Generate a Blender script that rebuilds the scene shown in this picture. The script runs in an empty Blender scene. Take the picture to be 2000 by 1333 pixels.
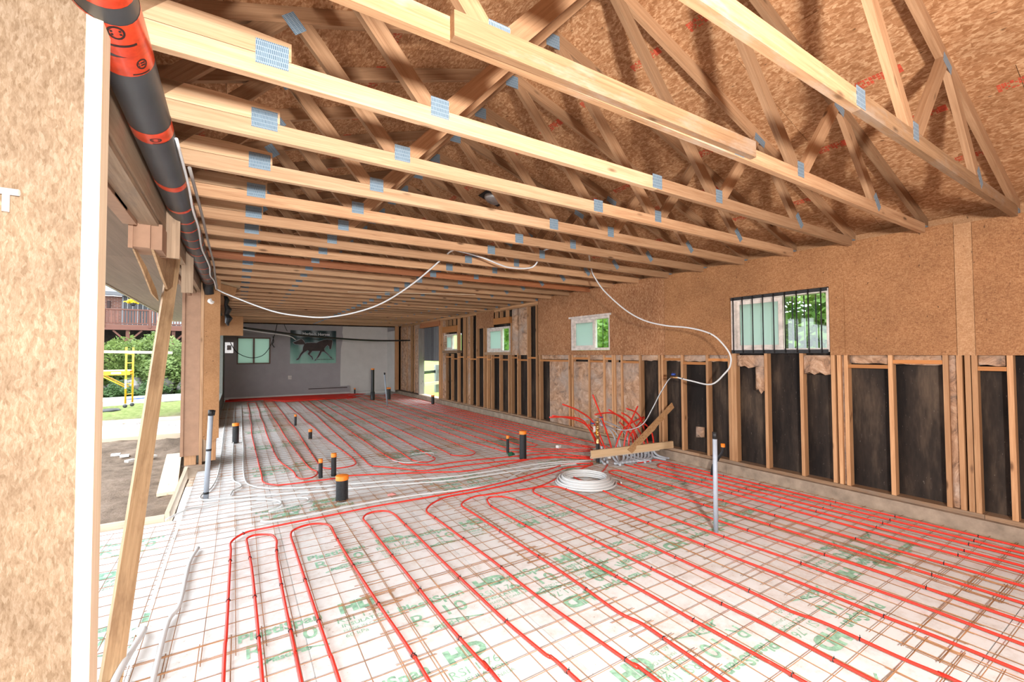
import bpy, bmesh, math, random
from mathutils import Vector, Matrix

random.seed(7)
C = bpy.context.scene.collection
scene = bpy.context.scene

# ------------------------------------------------------------------ camera
YAW, PITCH, ROLL, FPX = 0.559, 0.0282, -0.0048, 859.17
EYE = Vector((0.0, 0.0, 1.66))
fwd = Vector((math.sin(YAW) * math.cos(PITCH), math.cos(YAW) * math.cos(PITCH), math.sin(PITCH)))
rgt = Vector((math.cos(YAW), -math.sin(YAW), 0))
upv = rgt.cross(fwd)
r2 = rgt * math.cos(ROLL) + upv * math.sin(ROLL)
u2 = upv * math.cos(ROLL) - rgt * math.sin(ROLL)
cam_d = bpy.data.cameras.new('camera')
cam_d.sensor_width = 36.0
cam_d.lens = FPX / 2000.0 * 36.0
cam_d.clip_start = 0.02
cam_d.clip_end = 400
cam = bpy.data.objects.new('camera', cam_d)
C.objects.link(cam)
m = Matrix((r2, u2, -fwd)).transposed().to_4x4()
m.translation = EYE
cam.matrix_world = m
scene.camera = cam

# ------------------------------------------------------------------ world, lights, exposure
world = bpy.data.worlds.new('overcast_sky')
scene.world = world
world.use_nodes = True
bg = world.node_tree.nodes['Background']
bg.inputs[0].default_value = (0.90, 0.95, 1.0, 1)
bg.inputs[1].default_value = 6.5

# photographer's flash, set well behind the camera to even out its falloff
fl = bpy.data.lights.new('camera_flash', 'AREA')
fl.shape = 'DISK'
fl.size = 0.35
fl.energy = 450
fl.color = (1.0, 0.965, 0.93)
flo = bpy.data.objects.new('camera_flash', fl)
C.objects.link(flo)
FP = EYE + Vector((0.25, -1.35, 0.30))
aim = (Vector((4.2, 6.0, 2.0)) - FP).normalized()
flo.matrix_world = Matrix.Translation(FP) @ aim.to_track_quat('-Z', 'Y').to_matrix().to_4x4()

scene.view_settings.view_transform = 'Standard'
scene.view_settings.look = 'None'
scene.view_settings.gamma = 1.0
scene.view_settings.use_curve_mapping = False
scene.view_settings.exposure = 0.0
scene.cycles.use_denoising = True
scene.cycles.max_bounces = 5
scene.cycles.diffuse_bounces = 3
scene.cycles.adaptive_threshold = 0.03
scene.cycles.sample_clamp_indirect = 8

# ------------------------------------------------------------------ helpers
WM = {}
I4 = Matrix.Identity(4)


def place(o, M=None, parent=None):
    C.objects.link(o)
    M = M.copy() if M is not None else I4.copy()
    if parent is not None:
        o.parent = parent
        o.matrix_parent_inverse = WM[parent].inverted()
    o.matrix_basis = M
    WM[o] = M
    return o


def tag(o, label=None, cat=None, group=None, kind=None):
    if label: o['label'] = label
    if cat: o['category'] = cat
    if group: o['group'] = group
    if kind: o['kind'] = kind
    return o


def empty(name, loc, label=None, cat=None, group=None, kind=None):
    o = bpy.data.objects.new(name, None)
    o.empty_display_size = 0.1
    place(o, Matrix.Translation(Vector(loc)))
    return tag(o, label, cat, group, kind)


def copy_tree(root, M, label=None, group=None):
    r = root.copy(); C.objects.link(r)
    r.matrix_basis = M; WM[r] = M
    if label: r['label'] = label
    if group: r['group'] = group
    off = M @ WM[root].inverted()
    for ch in list(root.children):
        c = ch.copy(); C.objects.link(c); c.parent = r
        c.matrix_parent_inverse = WM[root].inverted()
        WM[c] = off @ WM[ch]
        for g in list(ch.children):
            d = g.copy(); C.objects.link(d); d.parent = c
            d.matrix_parent_inverse = WM[ch].inverted()
            WM[d] = off @ WM[g]
    return r


class MB:
    """collects polygons for one mesh"""
    def __init__(s): s.v = []; s.f = []; s.sm = []
    def add(s, vs, fs, smooth=False):
        n = len(s.v); s.v += [tuple(v) for v in vs]
        s.f += [tuple(i + n for i in f) for f in fs]; s.sm += [smooth] * len(fs)
        return s
    def box(s, a, b):
        (x0, y0, z0), (x1, y1, z1) = a, b
        x0, x1 = min(x0, x1), max(x0, x1); y0, y1 = min(y0, y1), max(y0, y1); z0, z1 = min(z0, z1), max(z0, z1)
        return s.add([(x0, y0, z0), (x1, y0, z0), (x1, y1, z0), (x0, y1, z0), (x0, y0, z1), (x1, y0, z1), (x1, y1, z1), (x0, y1, z1)],
                     [(0, 3, 2, 1), (4, 5, 6, 7), (0, 1, 5, 4), (1, 2, 6, 5), (2, 3, 7, 6), (3, 0, 4, 7)])
    def prism(s, poly, axis, a, b):
        """poly: 2d points in the plane normal to axis, extruded from a to b"""
        def P(p, t):
            return {'X': (t, p[0], p[1]), 'Y': (p[0], t, p[1]), 'Z': (p[0], p[1], t)}[axis]
        n = len(poly)
        vs = [P(p, a) for p in poly] + [P(p, b) for p in poly]
        fs = [tuple(range(n - 1, -1, -1)), tuple(range(n, 2 * n))]
        fs += [(i, (i + 1) % n, n + (i + 1) % n, n + i) for i in range(n)]
        return s.add(vs, fs)
    def tube(s, pts, r, n=8, caps=True, smooth=True):
        pts = [Vector(p) for p in pts]
        rr = r if isinstance(r, (list, tuple)) else [r] * len(pts)
        ref = Vector((0, 0, 1))
        vs = []; fs = []; N = len(pts)
        prev = None
        for i, p in enumerate(pts):
            t = (pts[min(i + 1, N - 1)] - pts[max(i - 1, 0)])
            t = t.normalized() if t.length > 1e-9 else Vector((0, 0, 1))
            if prev is None:
                a = ref if abs(t.dot(ref)) < 0.95 else Vector((1, 0, 0))
                u = (a - t * a.dot(t)).normalized()
            else:
                u = (prev - t * prev.dot(t)); u = u.normalized() if u.length > 1e-6 else prev
            prev = u
            w = t.cross(u)
            for k in range(n):
                an = 2 * math.pi * k / n
                vs.append(p + (u * math.cos(an) + w * math.sin(an)) * rr[i])
        for i in range(N - 1):
            for k in range(n):
                k2 = (k + 1) % n
                fs.append((i * n + k, i * n + k2, (i + 1) * n + k2, (i + 1) * n + k))
        s.add(vs, fs, smooth)
        if caps:
            s.f.append(tuple(len(s.v) - N * n + k for k in range(n - 1, -1, -1))); s.sm.append(False)
            s.f.append(tuple(len(s.v) - n + k for k in range(n))); s.sm.append(False)
        return s
    def lathe(s, prof, c=(0, 0, 0), n=16, smooth=True):
        vs = []; fs = []
        for r, z in prof:
            for k in range(n):
                a = 2 * math.pi * k / n
                vs.append((c[0] + r * math.cos(a), c[1] + r * math.sin(a), c[2] + z))
        for i in range(len(prof) - 1):
            for k in range(n):
                k2 = (k + 1) % n
                fs.append((i * n + k, i * n + k2, (i + 1) * n + k2, (i + 1) * n + k))
        s.add(vs, fs, smooth)
        return s
    def mesh(s, name, mat):
        me = bpy.data.meshes.new(name)
        me.from_pydata(s.v, [], s.f)
        if any(s.sm):
            me.polygons.foreach_set('use_smooth', s.sm)
        if mat: me.materials.append(mat)
        me.update()
        return me
    def build(s, name, mat, parent=None, M=None, **kw):
        o = bpy.data.objects.new(name, s.mesh(name, mat))
        place(o, M, parent)
        return tag(o, **kw)


def rebuild(name, mesh, parent=None, M=None, **kw):
    return tag(place(bpy.data.objects.new(name, mesh), M, parent), **kw)


def box(name, a, b, mat, parent=None, **kw):
    return MB().box(a, b).build(name, mat, parent, **kw)


_bc = {}


def frame(p0, p1, side):
    x = (Vector(p1) - Vector(p0)).normalized()
    y = Vector(side); y = (y - x * y.dot(x)).normalized()
    z = x.cross(y)
    M = Matrix((x, y, z)).transposed().to_4x4()
    return M


def board(name, p0, p1, w, t, side, mat, parent=None, **kw):
    """plank from p0 to p1 (centre line), t thick along side, w across; local X is the grain"""
    L = (Vector(p1) - Vector(p0)).length
    key = (round(L, 3), round(w, 4), round(t, 4), mat.name)
    if key not in _bc:
        _bc[key] = MB().box((-L / 2, -t / 2, -w / 2), (L / 2, t / 2, w / 2)).mesh('board', mat)
    M = frame(p0, p1, side)
    M.translation = (Vector(p0) + Vector(p1)) / 2
    return rebuild(name, _bc[key], parent, M, **kw)


def clip(poly, a, n):
    """keep the part of a 2d polygon where (p-a).n <= 0"""
    out = []
    for i in range(len(poly)):
        p, q = poly[i], poly[(i + 1) % len(poly)]
        dp = (p[0] - a[0]) * n[0] + (p[1] - a[1]) * n[1]
        dq = (q[0] - a[0]) * n[0] + (q[1] - a[1]) * n[1]
        if dp <= 0: out.append(p)
        if dp * dq < 0:
            k = dp / (dp - dq)
            out.append((p[0] + (q[0] - p[0]) * k, p[1] + (q[1] - p[1]) * k))
    return out


def smooth_path(pts, sub=4):
    pts = [Vector(p) for p in pts]
    out = []
    n = len(pts)
    for i in range(n - 1):
        p0 = pts[max(i - 1, 0)]; p1 = pts[i]; p2 = pts[i + 1]; p3 = pts[min(i + 2, n - 1)]
        for k in range(sub):
            t = k / sub
            out.append(0.5 * ((2 * p1) + (p2 - p0) * t + (2 * p0 - 5 * p1 + 4 * p2 - p3) * t * t + (3 * p1 - p0 - 3 * p2 + p3) * t ** 3))
    out.append(pts[-1])
    return out


def hose(name, pts, r, mat, parent=None, sub=4, n=8, **kw):
    return MB().tube(smooth_path(pts, sub), r, n).build(name, mat, parent, **kw)


# ------------------------------------------------------------------ materials
def mat_new(name):
    m = bpy.data.materials.new(name)
    m.use_nodes = True
    nt = m.node_tree
    return m, nt, nt.nodes['Principled BSDF']


def nd(nt, kind, **kw):
    n = nt.nodes.new(kind)
    for k, v in kw.items():
        if k.startswith('i_'):
            n.inputs[k[2:]].default_value = v
        else:
            setattr(n, k, v)
    return n


def ramp(nt, fac, stops):
    r = nt.nodes.new('ShaderNodeValToRGB')
    el = r.color_ramp.elements
    while len(el) < len(stops): el.new(0.5)
    for e, (p, c) in zip(el, stops):
        e.position = p; e.color = (*c, 1) if len(c) == 3 else c
    nt.links.new(fac, r.inputs[0])
    return r.outputs[0]


def mixc(nt, fac, a, b, blend='MIX'):
    n = nt.nodes.new('ShaderNodeMix'); n.data_type = 'RGBA'; n.blend_type = blend
    for s, v in ((n.inputs[0], fac), (n.inputs[6], a), (n.inputs[7], b)):
        if hasattr(v, 'links'): nt.links.new(v, s)
        elif isinstance(v, (int, float)): s.default_value = v
        else: s.default_value = (*v, 1)
    return n.outputs[2]


def coords(nt, scale=(1, 1, 1), kind='Object'):
    tc = nt.nodes.new('ShaderNodeTexCoord')
    mp = nt.nodes.new('ShaderNodeMapping')
    mp.inputs['Scale'].default_value = scale
    nt.links.new(tc.outputs[kind], mp.inputs[0])
    return mp.outputs[0]


def noise(nt, vec, scale, detail=4, rough=0.6, dist=0.0):
    n = nt.nodes.new('ShaderNodeTexNoise')
    n.inputs['Scale'].default_value = scale
    n.inputs['Detail'].default_value = detail
    n.inputs['Roughness'].default_value = rough
    n.inputs['Distortion'].default_value = dist
    nt.links.new(vec, n.inputs['Vector'])
    return n.outputs[0]


def bump(nt, bsdf, h, strength=0.3, dist=0.005):
    b = nt.nodes.new('ShaderNodeBump')
    b.inputs['Strength'].default_value = strength
    b.inputs['Distance'].default_value = dist
    nt.links.new(h, b.inputs['Height'])
    nt.links.new(b.outputs[0], bsdf.inputs['Normal'])


def rnd(nt):
    return nt.nodes.new('ShaderNodeObjectInfo').outputs['Random']


def flat(name, col, rough=0.6, metal=0.0, var=0.12, scale=20.0, spec=0.4):
    m, nt, b = mat_new(name)
    v = noise(nt, coords(nt), scale, 4)
    c0 = tuple(x * (1 - var) for x in col); c1 = tuple(min(1, x * (1 + var)) for x in col)
    nt.links.new(ramp(nt, v, [(0.3, c0), (0.7, c1)]), b.inputs['Base Color'])
    b.inputs['Roughness'].default_value = rough
    b.inputs['Metallic'].default_value = metal
    b.inputs['Specular IOR Level'].default_value = spec
    return m


def wood(name, dark, light, knots=True, var=0.25, rough=0.65, dirt=None, grain=1.0):
    """sawn softwood; grain runs along local X"""
    m, nt, b = mat_new(name)
    r = rnd(nt)
    tc = nt.nodes.new('ShaderNodeTexCoord')
    ad = nt.nodes.new('ShaderNodeVectorMath'); ad.operation = 'ADD'
    cb = nt.nodes.new('ShaderNodeCombineXYZ')
    mu = nd(nt, 'ShaderNodeMath', operation='MULTIPLY'); mu.inputs[1].default_value = 37.0
    nt.links.new(r, mu.inputs[0])
    for k in range(3): nt.links.new(mu.outputs[0], cb.inputs[k])
    nt.links.new(tc.outputs['Object'], ad.inputs[0]); nt.links.new(cb.outputs[0], ad.inputs[1])
    mp = nt.nodes.new('ShaderNodeMapping'); mp.inputs['Scale'].default_value = (1.1 * grain, 22 * grain, 22 * grain)
    nt.links.new(ad.outputs[0], mp.inputs[0])
    g0 = noise(nt, mp.outputs[0], 1.6, 5, 0.65, 0.8)
    g1 = noise(nt, mp_lin(nt, ad.outputs[0], (2.0 * grain, 130 * grain, 130 * grain)), 1.0, 4, 0.7, 0.4)
    g = mixc(nt, 0.42, g0, g1)
    col = ramp(nt, g, [(0.34, dark), (0.5, tuple((a + c) / 2 for a, c in zip(dark, light))), (0.66, light)])
    if knots:
        mp2 = nt.nodes.new('ShaderNodeMapping'); mp2.inputs['Scale'].default_value = (2.2, 7, 7)
        nt.links.new(ad.outputs[0], mp2.inputs[0])
        vo = nt.nodes.new('ShaderNodeTexVoronoi'); vo.inputs['Scale'].default_value = 1.0
        nt.links.new(mp2.outputs[0], vo.inputs['Vector'])
        k = ramp(nt, vo.outputs['Distance'], [(0.05, (1, 1, 1)), (0.13, (0, 0, 0))])
        col = mixc(nt, k, col, tuple(x * 0.42 for x in dark))
    if dirt:
        dv = noise(nt, mp_lin(nt, ad.outputs[0], (1.2, 4, 4)), 1.5, 5, 0.7)
        col = mixc(nt, ramp(nt, dv, [(0.5, (0, 0, 0)), (0.68, (0.8, 0.8, 0.8))]), col, dirt)
    hs = nt.nodes.new('ShaderNodeHueSaturation')
    mr = nt.nodes.new('ShaderNodeMapRange')
    mr.inputs['To Min'].default_value = 1 - var; mr.inputs['To Max'].default_value = 1 + var
    nt.links.new(r, mr.inputs[0]); nt.links.new(mr.outputs[0], hs.inputs['Value'])
    nt.links.new(col, hs.inputs['Color'])
    nt.links.new(hs.outputs[0], b.inputs['Base Color'])
    b.inputs['Roughness'].default_value = rough
    b.inputs['Specular IOR Level'].default_value = 0.3
    bump(nt, b, g, 0.15, 0.003)
    return m


def mp_lin(nt, vec, sc):
    mp = nt.nodes.new('ShaderNodeMapping'); mp.inputs['Scale'].default_value = sc
    nt.links.new(vec, mp.inputs[0])
    return mp.outputs[0]


def osb(name, dark, mid, light, s1=(1, 1, 1), s2=(1, 1, 1), scale=30.0, specks=True, blotch=0.0, soft=0.34):
    """pressed wood flakes: crossed layers of stretched cells broken up by fine streaks"""
    m, nt, b = mat_new(name)
    tc = nt.nodes.new('ShaderNodeTexCoord')
    nz = nt.nodes.new('ShaderNodeTexNoise'); nz.inputs['Scale'].default_value = 24
    nt.links.new(tc.outputs['Object'], nz.inputs['Vector'])
    wv = nt.nodes.new('ShaderNodeVectorMath'); wv.operation = 'MULTIPLY_ADD'
    nt.links.new(nz.outputs[1], wv.inputs[0]); wv.inputs[1].default_value = (0.03, 0.03, 0.03)
    nt.links.new(tc.outputs['Object'], wv.inputs[2])
    vals = []
    for sc, k in ((s1, 1.0), (s2, 1.37)):
        v = nt.nodes.new('ShaderNodeTexVoronoi'); v.inputs['Scale'].default_value = scale * k
        nt.links.new(mp_lin(nt, wv.outputs[0], sc), v.inputs['Vector'])
        sp = nt.nodes.new('ShaderNodeSeparateColor'); nt.links.new(v.outputs['Color'], sp.inputs[0])
        vals.append(sp.outputs[0])
    mx = mixc(nt, 0.5, vals[0], vals[1])
    fine = noise(nt, mp_lin(nt, tc.outputs['Object'], s1), scale * 1.6, 6, 0.75, 0.6)
    f2 = mixc(nt, soft + 0.2, mx, fine)
    col = ramp(nt, f2, [(0.27, dark), (0.5, mid), (0.73, light)])
    big = noise(nt, tc.outputs['Object'], 1.3, 5, 0.65)
    col = mixc(nt, 0.8, col, ramp(nt, big, [(0.32, (0.66 - blotch, 0.64 - blotch, 0.62 - blotch)), (0.65, (1, 1, 1))]), 'MULTIPLY')
    if specks:
        v = nt.nodes.new('ShaderNodeTexVoronoi'); v.inputs['Scale'].default_value = 9
        nt.links.new(mp_lin(nt, wv.outputs[0], s2), v.inputs['Vector'])
        k = ramp(nt, v.outputs['Distance'], [(0.05, (0.9, 0.9, 0.9)), (0.09, (0, 0, 0))])
        col = mixc(nt, k, col, tuple(x * 0.35 for x in dark))
    nt.links.new(col, b.inputs['Base Color'])
    b.inputs['Roughness'].default_value = 0.7
    b.inputs['Specular IOR Level'].default_value = 0.25
    bump(nt, b, f2, 0.10, 0.003)
    return m


def foam_mat(name, dirt_amt=0.5):
    m, nt, b = mat_new(name)
    v = coords(nt)
    n1 = noise(nt, v, 1.3, 6, 0.7)
    n2 = noise(nt, v, 9.0, 6, 0.75)
    n3 = noise(nt, v, 55.0, 3, 0.6)
    a = mixc(nt, 0.5, n1, n2)
    d = ramp(nt, a, [(0.48, (0, 0, 0)), (0.60, (dirt_amt * .8, dirt_amt * .8, dirt_amt * .8))])
    col = mixc(nt, d, (0.735, 0.745, 0.75), (0.46, 0.355, 0.28))
    s = ramp(nt, mixc(nt, 0.55, n3, n2), [(0.60, (0, 0, 0)), (0.66, (0.6, 0.6, 0.6))])
    col = mixc(nt, s, col, (0.30, 0.21, 0.14))
    nt.links.new(col, b.inputs['Base Color'])
    b.inputs['Roughness'].default_value = 0.75
    b.inputs['Specular IOR Level'].default_value = 0.2
    return m


def plate_mat():
    m, nt, b = mat_new('galvanised_nail_plate')
    br = nt.nodes.new('ShaderNodeTexBrick')
    br.inputs['Scale'].default_value = 1.0
    br.inputs['Brick Width'].default_value = 0.007; br.inputs['Row Height'].default_value = 0.022
    br.inputs['Mortar Size'].default_value = 0.0022
    br.inputs['Color1'].default_value = (0.03, 0.085, 0.15, 1); br.inputs['Color2'].default_value = (0.07, 0.15, 0.23, 1)  # bluer than bare zinc: reflected sky is put into the colour
    br.inputs['Mortar'].default_value = (0.27, 0.36, 0.43, 1)
    tc = nt.nodes.new('ShaderNodeTexCoord')
    sp = nt.nodes.new('ShaderNodeSeparateXYZ'); cb = nt.nodes.new('ShaderNodeCombineXYZ')
    nt.links.new(tc.outputs['Object'], sp.inputs[0])
    nt.links.new(sp.outputs[0], cb.inputs[0]); nt.links.new(sp.outputs[2], cb.inputs[1])
    nt.links.new(cb.outputs[0], br.inputs['Vector'])
    nt.links.new(br.outputs[0], b.inputs['Base Color'])
    b.inputs['Metallic'].default_value = 0.25; b.inputs['Roughness'].default_value = 0.5
    return m


def glass_mat(name, col=(0.8, 0.95, 0.9), rough=0.0, alpha=0.25, milky=None):
    m, nt, b = mat_new(name)
    out = nt.nodes['Material Output']
    if milky:
        b.inputs['Base Color'].default_value = (*milky, 1); b.inputs['Roughness'].default_value = 0.4
        tl = nd(nt, 'ShaderNodeBsdfTranslucent'); tl.inputs[0].default_value = (*milky, 1)
        mx = nt.nodes.new('ShaderNodeMixShader'); mx.inputs[0].default_value = 0.62
        nt.links.new(b.outputs[0], mx.inputs[1]); nt.links.new(tl.outputs[0], mx.inputs[2])
    else:
        tr = nd(nt, 'ShaderNodeBsdfTransparent'); tr.inputs[0].default_value = (*col, 1)
        gl = nd(nt, 'ShaderNodeBsdfGlossy'); gl.inputs['Roughness'].default_value = 0.03
        mx = nt.nodes.new('ShaderNodeMixShader'); mx.inputs[0].default_value = 0.06
        nt.links.new(tr.outputs[0], mx.inputs[1]); nt.links.new(gl.outputs[0], mx.inputs[2])
    nt.links.new(mx.outputs[0], out.inputs['Surface'])
    return m


def leaf_mat(name, a, bcol):
    m, nt, b = mat_new(name)
    n = noise(nt, coords(nt), 2.3, 3)
    col = ramp(nt, n, [(0.3, a), (0.7, bcol)])
    nt.links.new(col, b.inputs['Base Color'])
    b.inputs['Roughness'].default_value = 0.6
    tl = nt.nodes.new('ShaderNodeBsdfTranslucent'); nt.links.new(col, tl.inputs[0])
    mx = nt.nodes.new('ShaderNodeMixShader'); mx.inputs[0].default_value = 0.4
    nt.links.new(b.outputs[0], mx.inputs[1]); nt.links.new(tl.outputs[0], mx.inputs[2])
    nt.links.new(mx.outputs[0], nt.nodes['Material Output'].inputs['Surface'])
    return m


M = {}
M['fir'] = wood('fir_lumber', (0.34, 0.175, 0.085), (0.58, 0.365, 0.21))
M['fir_pale_lit'] = wood('fir_lumber_pale_lit', (0.42, 0.25, 0.13), (0.66, 0.455, 0.285))  # paler fir copy; puts flash brightness into the colour of left chords
M['fir_stained'] = wood('fir_lumber_weathered', (0.26, 0.14, 0.068), (0.46, 0.28, 0.15), dirt=(0.40, 0.32, 0.25))
M['fir_red'] = wood('fir_lumber_red', (0.25, 0.085, 0.035), (0.42, 0.17, 0.075))
M['web'] = wood('web_lumber', (0.25, 0.13, 0.063), (0.42, 0.25, 0.138))
M['stud'] = wood('stud_lumber', (0.35, 0.165, 0.07), (0.57, 0.325, 0.165), dirt=None)
M['stud_orange'] = wood('block_lumber', (0.40, 0.15, 0.04), (0.50, 0.22, 0.075), knots=False)
M['new_pine'] = wood('new_pine', (0.72, 0.55, 0.36), (0.86, 0.73, 0.55), var=0.08)
M['form'] = wood('form_lumber', (0.54, 0.42, 0.30), (0.72, 0.60, 0.46), var=0.12)
M['bracket'] = wood('bracket_lumber', (0.52, 0.35, 0.19), (0.70, 0.51, 0.31), var=0.08)
M['weathered'] = wood('weathered_plank', (0.27, 0.165, 0.085), (0.48, 0.325, 0.185), dirt=(0.20, 0.12, 0.065))
M['sill'] = wood('dirty_sill', (0.22, 0.125, 0.07), (0.40, 0.25, 0.145), dirt=(0.28, 0.22, 0.17))
M['brown_paint'] = flat('brown_painted_trim', (0.32, 0.185, 0.115), 0.65, var=0.12, scale=9)
M['beam'] = wood('old_beam', (0.24, 0.16, 0.10), (0.42, 0.30, 0.20), dirt=(0.22, 0.17, 0.13))
M['grey_planks'] = wood('grey_barn_plank', (0.085, 0.085, 0.09), (0.21, 0.21, 0.22), var=0.3)
M['osb_wall'] = osb('wall_board', (0.245, 0.105, 0.042), (0.36, 0.168, 0.070), (0.48, 0.255, 0.12), (1, 0.7, 1.9), (1, 1.9, 0.7), 75)
M['osb_wall2'] = osb('wall_board_rough', (0.24, 0.095, 0.038), (0.36, 0.165, 0.075), (0.56, 0.32, 0.17), (1, 2.6, 0.8), (1, 1.8, 0.6), 40)
M['osb_roof'] = osb('roof_board', (0.33, 0.15, 0.062), (0.45, 0.225, 0.105), (0.65, 0.40, 0.22), (1.0, 0.6, 1.0), (1.7, 0.55, 1.0), 50, specks=True, soft=0.16)
M['osb_near'] = osb('entry_board', (0.20, 0.128, 0.07), (0.32, 0.228, 0.145), (0.45, 0.35, 0.25), (2.8, 1, 0.7), (1.9, 1, 0.6), 60, specks=False, blotch=0.22, soft=0.5)
M['osb_post'] = osb('post_board', (0.30, 0.145, 0.06), (0.37, 0.188, 0.082), (0.44, 0.235, 0.11), (1.5, 1, 0.9), (0.9, 1, 1.2), 60, soft=0.5)
M['foam'] = foam_mat('foam_board', 0.52)
M['foam_clean'] = foam_mat('foam_board_clean', 0.25)
M['print'] = flat('green_print', (0.28, 0.51, 0.37), 0.8, var=0.4, scale=30)
M['red_print'] = flat('red_print', (0.50, 0.075, 0.035), 0.8, var=0.35, scale=35)
M['rust'] = flat('rusty_wire', (0.33, 0.165, 0.075), 0.7, var=0.5, scale=4)
M['pex_red'] = flat('red_pex', (0.72, 0.035, 0.02), 0.35, var=0.06, scale=3)
M['pex_white'] = flat('white_pex', (0.62, 0.635, 0.64), 0.35, var=0.05, scale=3)
M['pex_grey'] = flat('grey_sleeve', (0.46, 0.50, 0.55), 0.45, var=0.06)
M['conduit'] = flat('grey_conduit', (0.33, 0.37, 0.43), 0.45, var=0.06)
M['abs'] = flat('black_abs', (0.018, 0.019, 0.021), 0.4, var=0.4, scale=60)
M['abs_grey'] = flat('dark_duct', (0.052, 0.057, 0.062), 0.42, var=0.15, scale=6)
M['cap'] = flat('orange_cap', (0.85, 0.235, 0.02), 0.5, var=0.06)
M['tie'] = flat('black_tie', (0.012, 0.012, 0.013), 0.5)
M['tape'] = flat('red_tape', (0.62, 0.055, 0.018), 0.25, var=0.30, scale=14)
M['ink'] = flat('black_ink', (0.03, 0.012, 0.01), 0.6)
M['plate'] = plate_mat()
M['concrete'] = flat('old_concrete', (0.30, 0.23, 0.17), 0.85, var=0.3, scale=7)
M['felt'] = None
M['plastic_white'] = flat('white_plastic', (0.78, 0.77, 0.75), 0.45, var=0.04)
M['white_paint'] = flat('peeling_white_paint', (0.62, 0.55, 0.50), 0.6, var=0.25, scale=12)
M['grey_paint'] = flat('grey_wall_paint', (0.35, 0.32, 0.32), 0.8, var=0.06, scale=3)
M['pale_paint'] = flat('pale_wall_paint', (0.60, 0.565, 0.53), 0.8, var=0.05, scale=3)
M['brass'] = flat('brass', (0.60, 0.36, 0.16), 0.35, 0.8, var=0.2)
M['blue'] = flat('blue_handle', (0.02, 0.06, 0.30), 0.4)
M['steel_black'] = flat('black_steel', (0.022, 0.021, 0.022), 0.5, 0.3, var=0.4)
M['steel'] = flat('bright_steel', (0.55, 0.56, 0.57), 0.35, 0.8)
M['yellow'] = flat('yellow_scaffold_paint', (0.80, 0.42, 0.02), 0.4, var=0.06)
M['glass'] = glass_mat('window_glass', (0.92, 0.97, 0.95))
M['frost'] = glass_mat('frosted_glass', milky=(0.56, 0.68, 0.64))
M['frost2'] = glass_mat('foggy_glass', milky=(0.36, 0.45, 0.39))
M['brown_frame'] = flat('brown_window_frame', (0.13, 0.065, 0.04), 0.5)
M['leafA'] = leaf_mat('bush_leaves', (0.09, 0.16, 0.035), (0.25, 0.33, 0.10))
M['leafB'] = leaf_mat('tree_leaves', (0.07, 0.17, 0.02), (0.26, 0.42, 0.07))
M['bark'] = flat('bark', (0.07, 0.055, 0.045), 0.9, var=0.4)
M['wall_green'] = flat('grey_green_board', (0.16, 0.17, 0.15), 0.8)
M['stone'] = flat('grey_boulder', (0.17, 0.165, 0.155), 0.9, var=0.45, scale=3)


def felt_mat():
    m, nt, b = mat_new('black_sheathing')
    v = coords(nt)
    n = noise(nt, mp_lin(nt, v, (1, 3.0, 0.6)), 1.0, 5, 0.7)
    col = ramp(nt, n, [(0.40, (0.011, 0.008, 0.007)), (0.54, (0.030, 0.021, 0.016)), (0.70, (0.10, 0.068, 0.046))])
    s = noise(nt, mp_lin(nt, v, (1, 6, 1)), 22, 2, 0.5)
    col = mixc(nt, ramp(nt, s, [(0.71, (0, 0, 0)), (0.76, (0.45, 0.45, 0.45))]), col, (0.30, 0.25, 0.20))
    nt.links.new(col, b.inputs['Base Color']); b.inputs['Roughness'].default_value = 0.75
    b.inputs['Specular IOR Level'].default_value = 0.2
    return m


def batt_mat():
    m, nt, b = mat_new('glass_wool')
    v = coords(nt)
    n = noise(nt, v, 4, 7, 0.75, 2.0)
    n2 = noise(nt, v, 1.6, 4, 0.6, 0.6)
    col = ramp(nt, n, [(0.34, (0.13, 0.08, 0.055)), (0.46, (0.38, 0.215, 0.125)), (0.56, (0.52, 0.32, 0.20)), (0.68, (0.66, 0.48, 0.36))])
    col = mixc(nt, ramp(nt, n2, [(0.45, (0, 0, 0)), (0.7, (0.75, 0.75, 0.75))]), col, (0.36, 0.30, 0.26))
    nt.links.new(col, b.inputs['Base Color']); b.inputs['Roughness'].default_value = 0.9
    bump(nt, b, n, 0.8, 0.03)
    return m


def dirt_mat():
    m, nt, b = mat_new('ground_soil_and_grass')
    v = coords(nt)
    n = noise(nt, v, 3.5, 7, 0.75)
    soil = ramp(nt, n, [(0.3, (0.11, 0.082, 0.06)), (0.55, (0.23, 0.172, 0.13)), (0.8, (0.36, 0.28, 0.22))])
    g = noise(nt, v, 8, 5, 0.7)
    grass = ramp(nt, g, [(0.3, (0.10, 0.15, 0.035)), (0.7, (0.27, 0.30, 0.12))])
    sp = nt.nodes.new('ShaderNodeSeparateXYZ'); nt.links.new(v, sp.inputs[0])
    ma = nd(nt, 'ShaderNodeMath', operation='MULTIPLY_ADD'); ma.inputs[1].default_value = 7.0
    nt.links.new(noise(nt, v, 0.7, 5, 0.7), ma.inputs[0]); nt.links.new(sp.outputs[1], ma.inputs[2])
    f = nt.nodes.new('ShaderNodeMapRange'); f.inputs['From Min'].default_value = 18.6; f.inputs['From Max'].default_value = 20.4
    nt.links.new(ma.outputs[0], f.inputs[0])
    nt.links.new(mixc(nt, f.outputs[0], soil, grass), b.inputs['Base Color'])
    b.inputs['Roughness'].default_value = 0.95; b.inputs['Specular IOR Level'].default_value = 0.1
    bump(nt, b, n, 0.8, 0.05)
    return m


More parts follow.
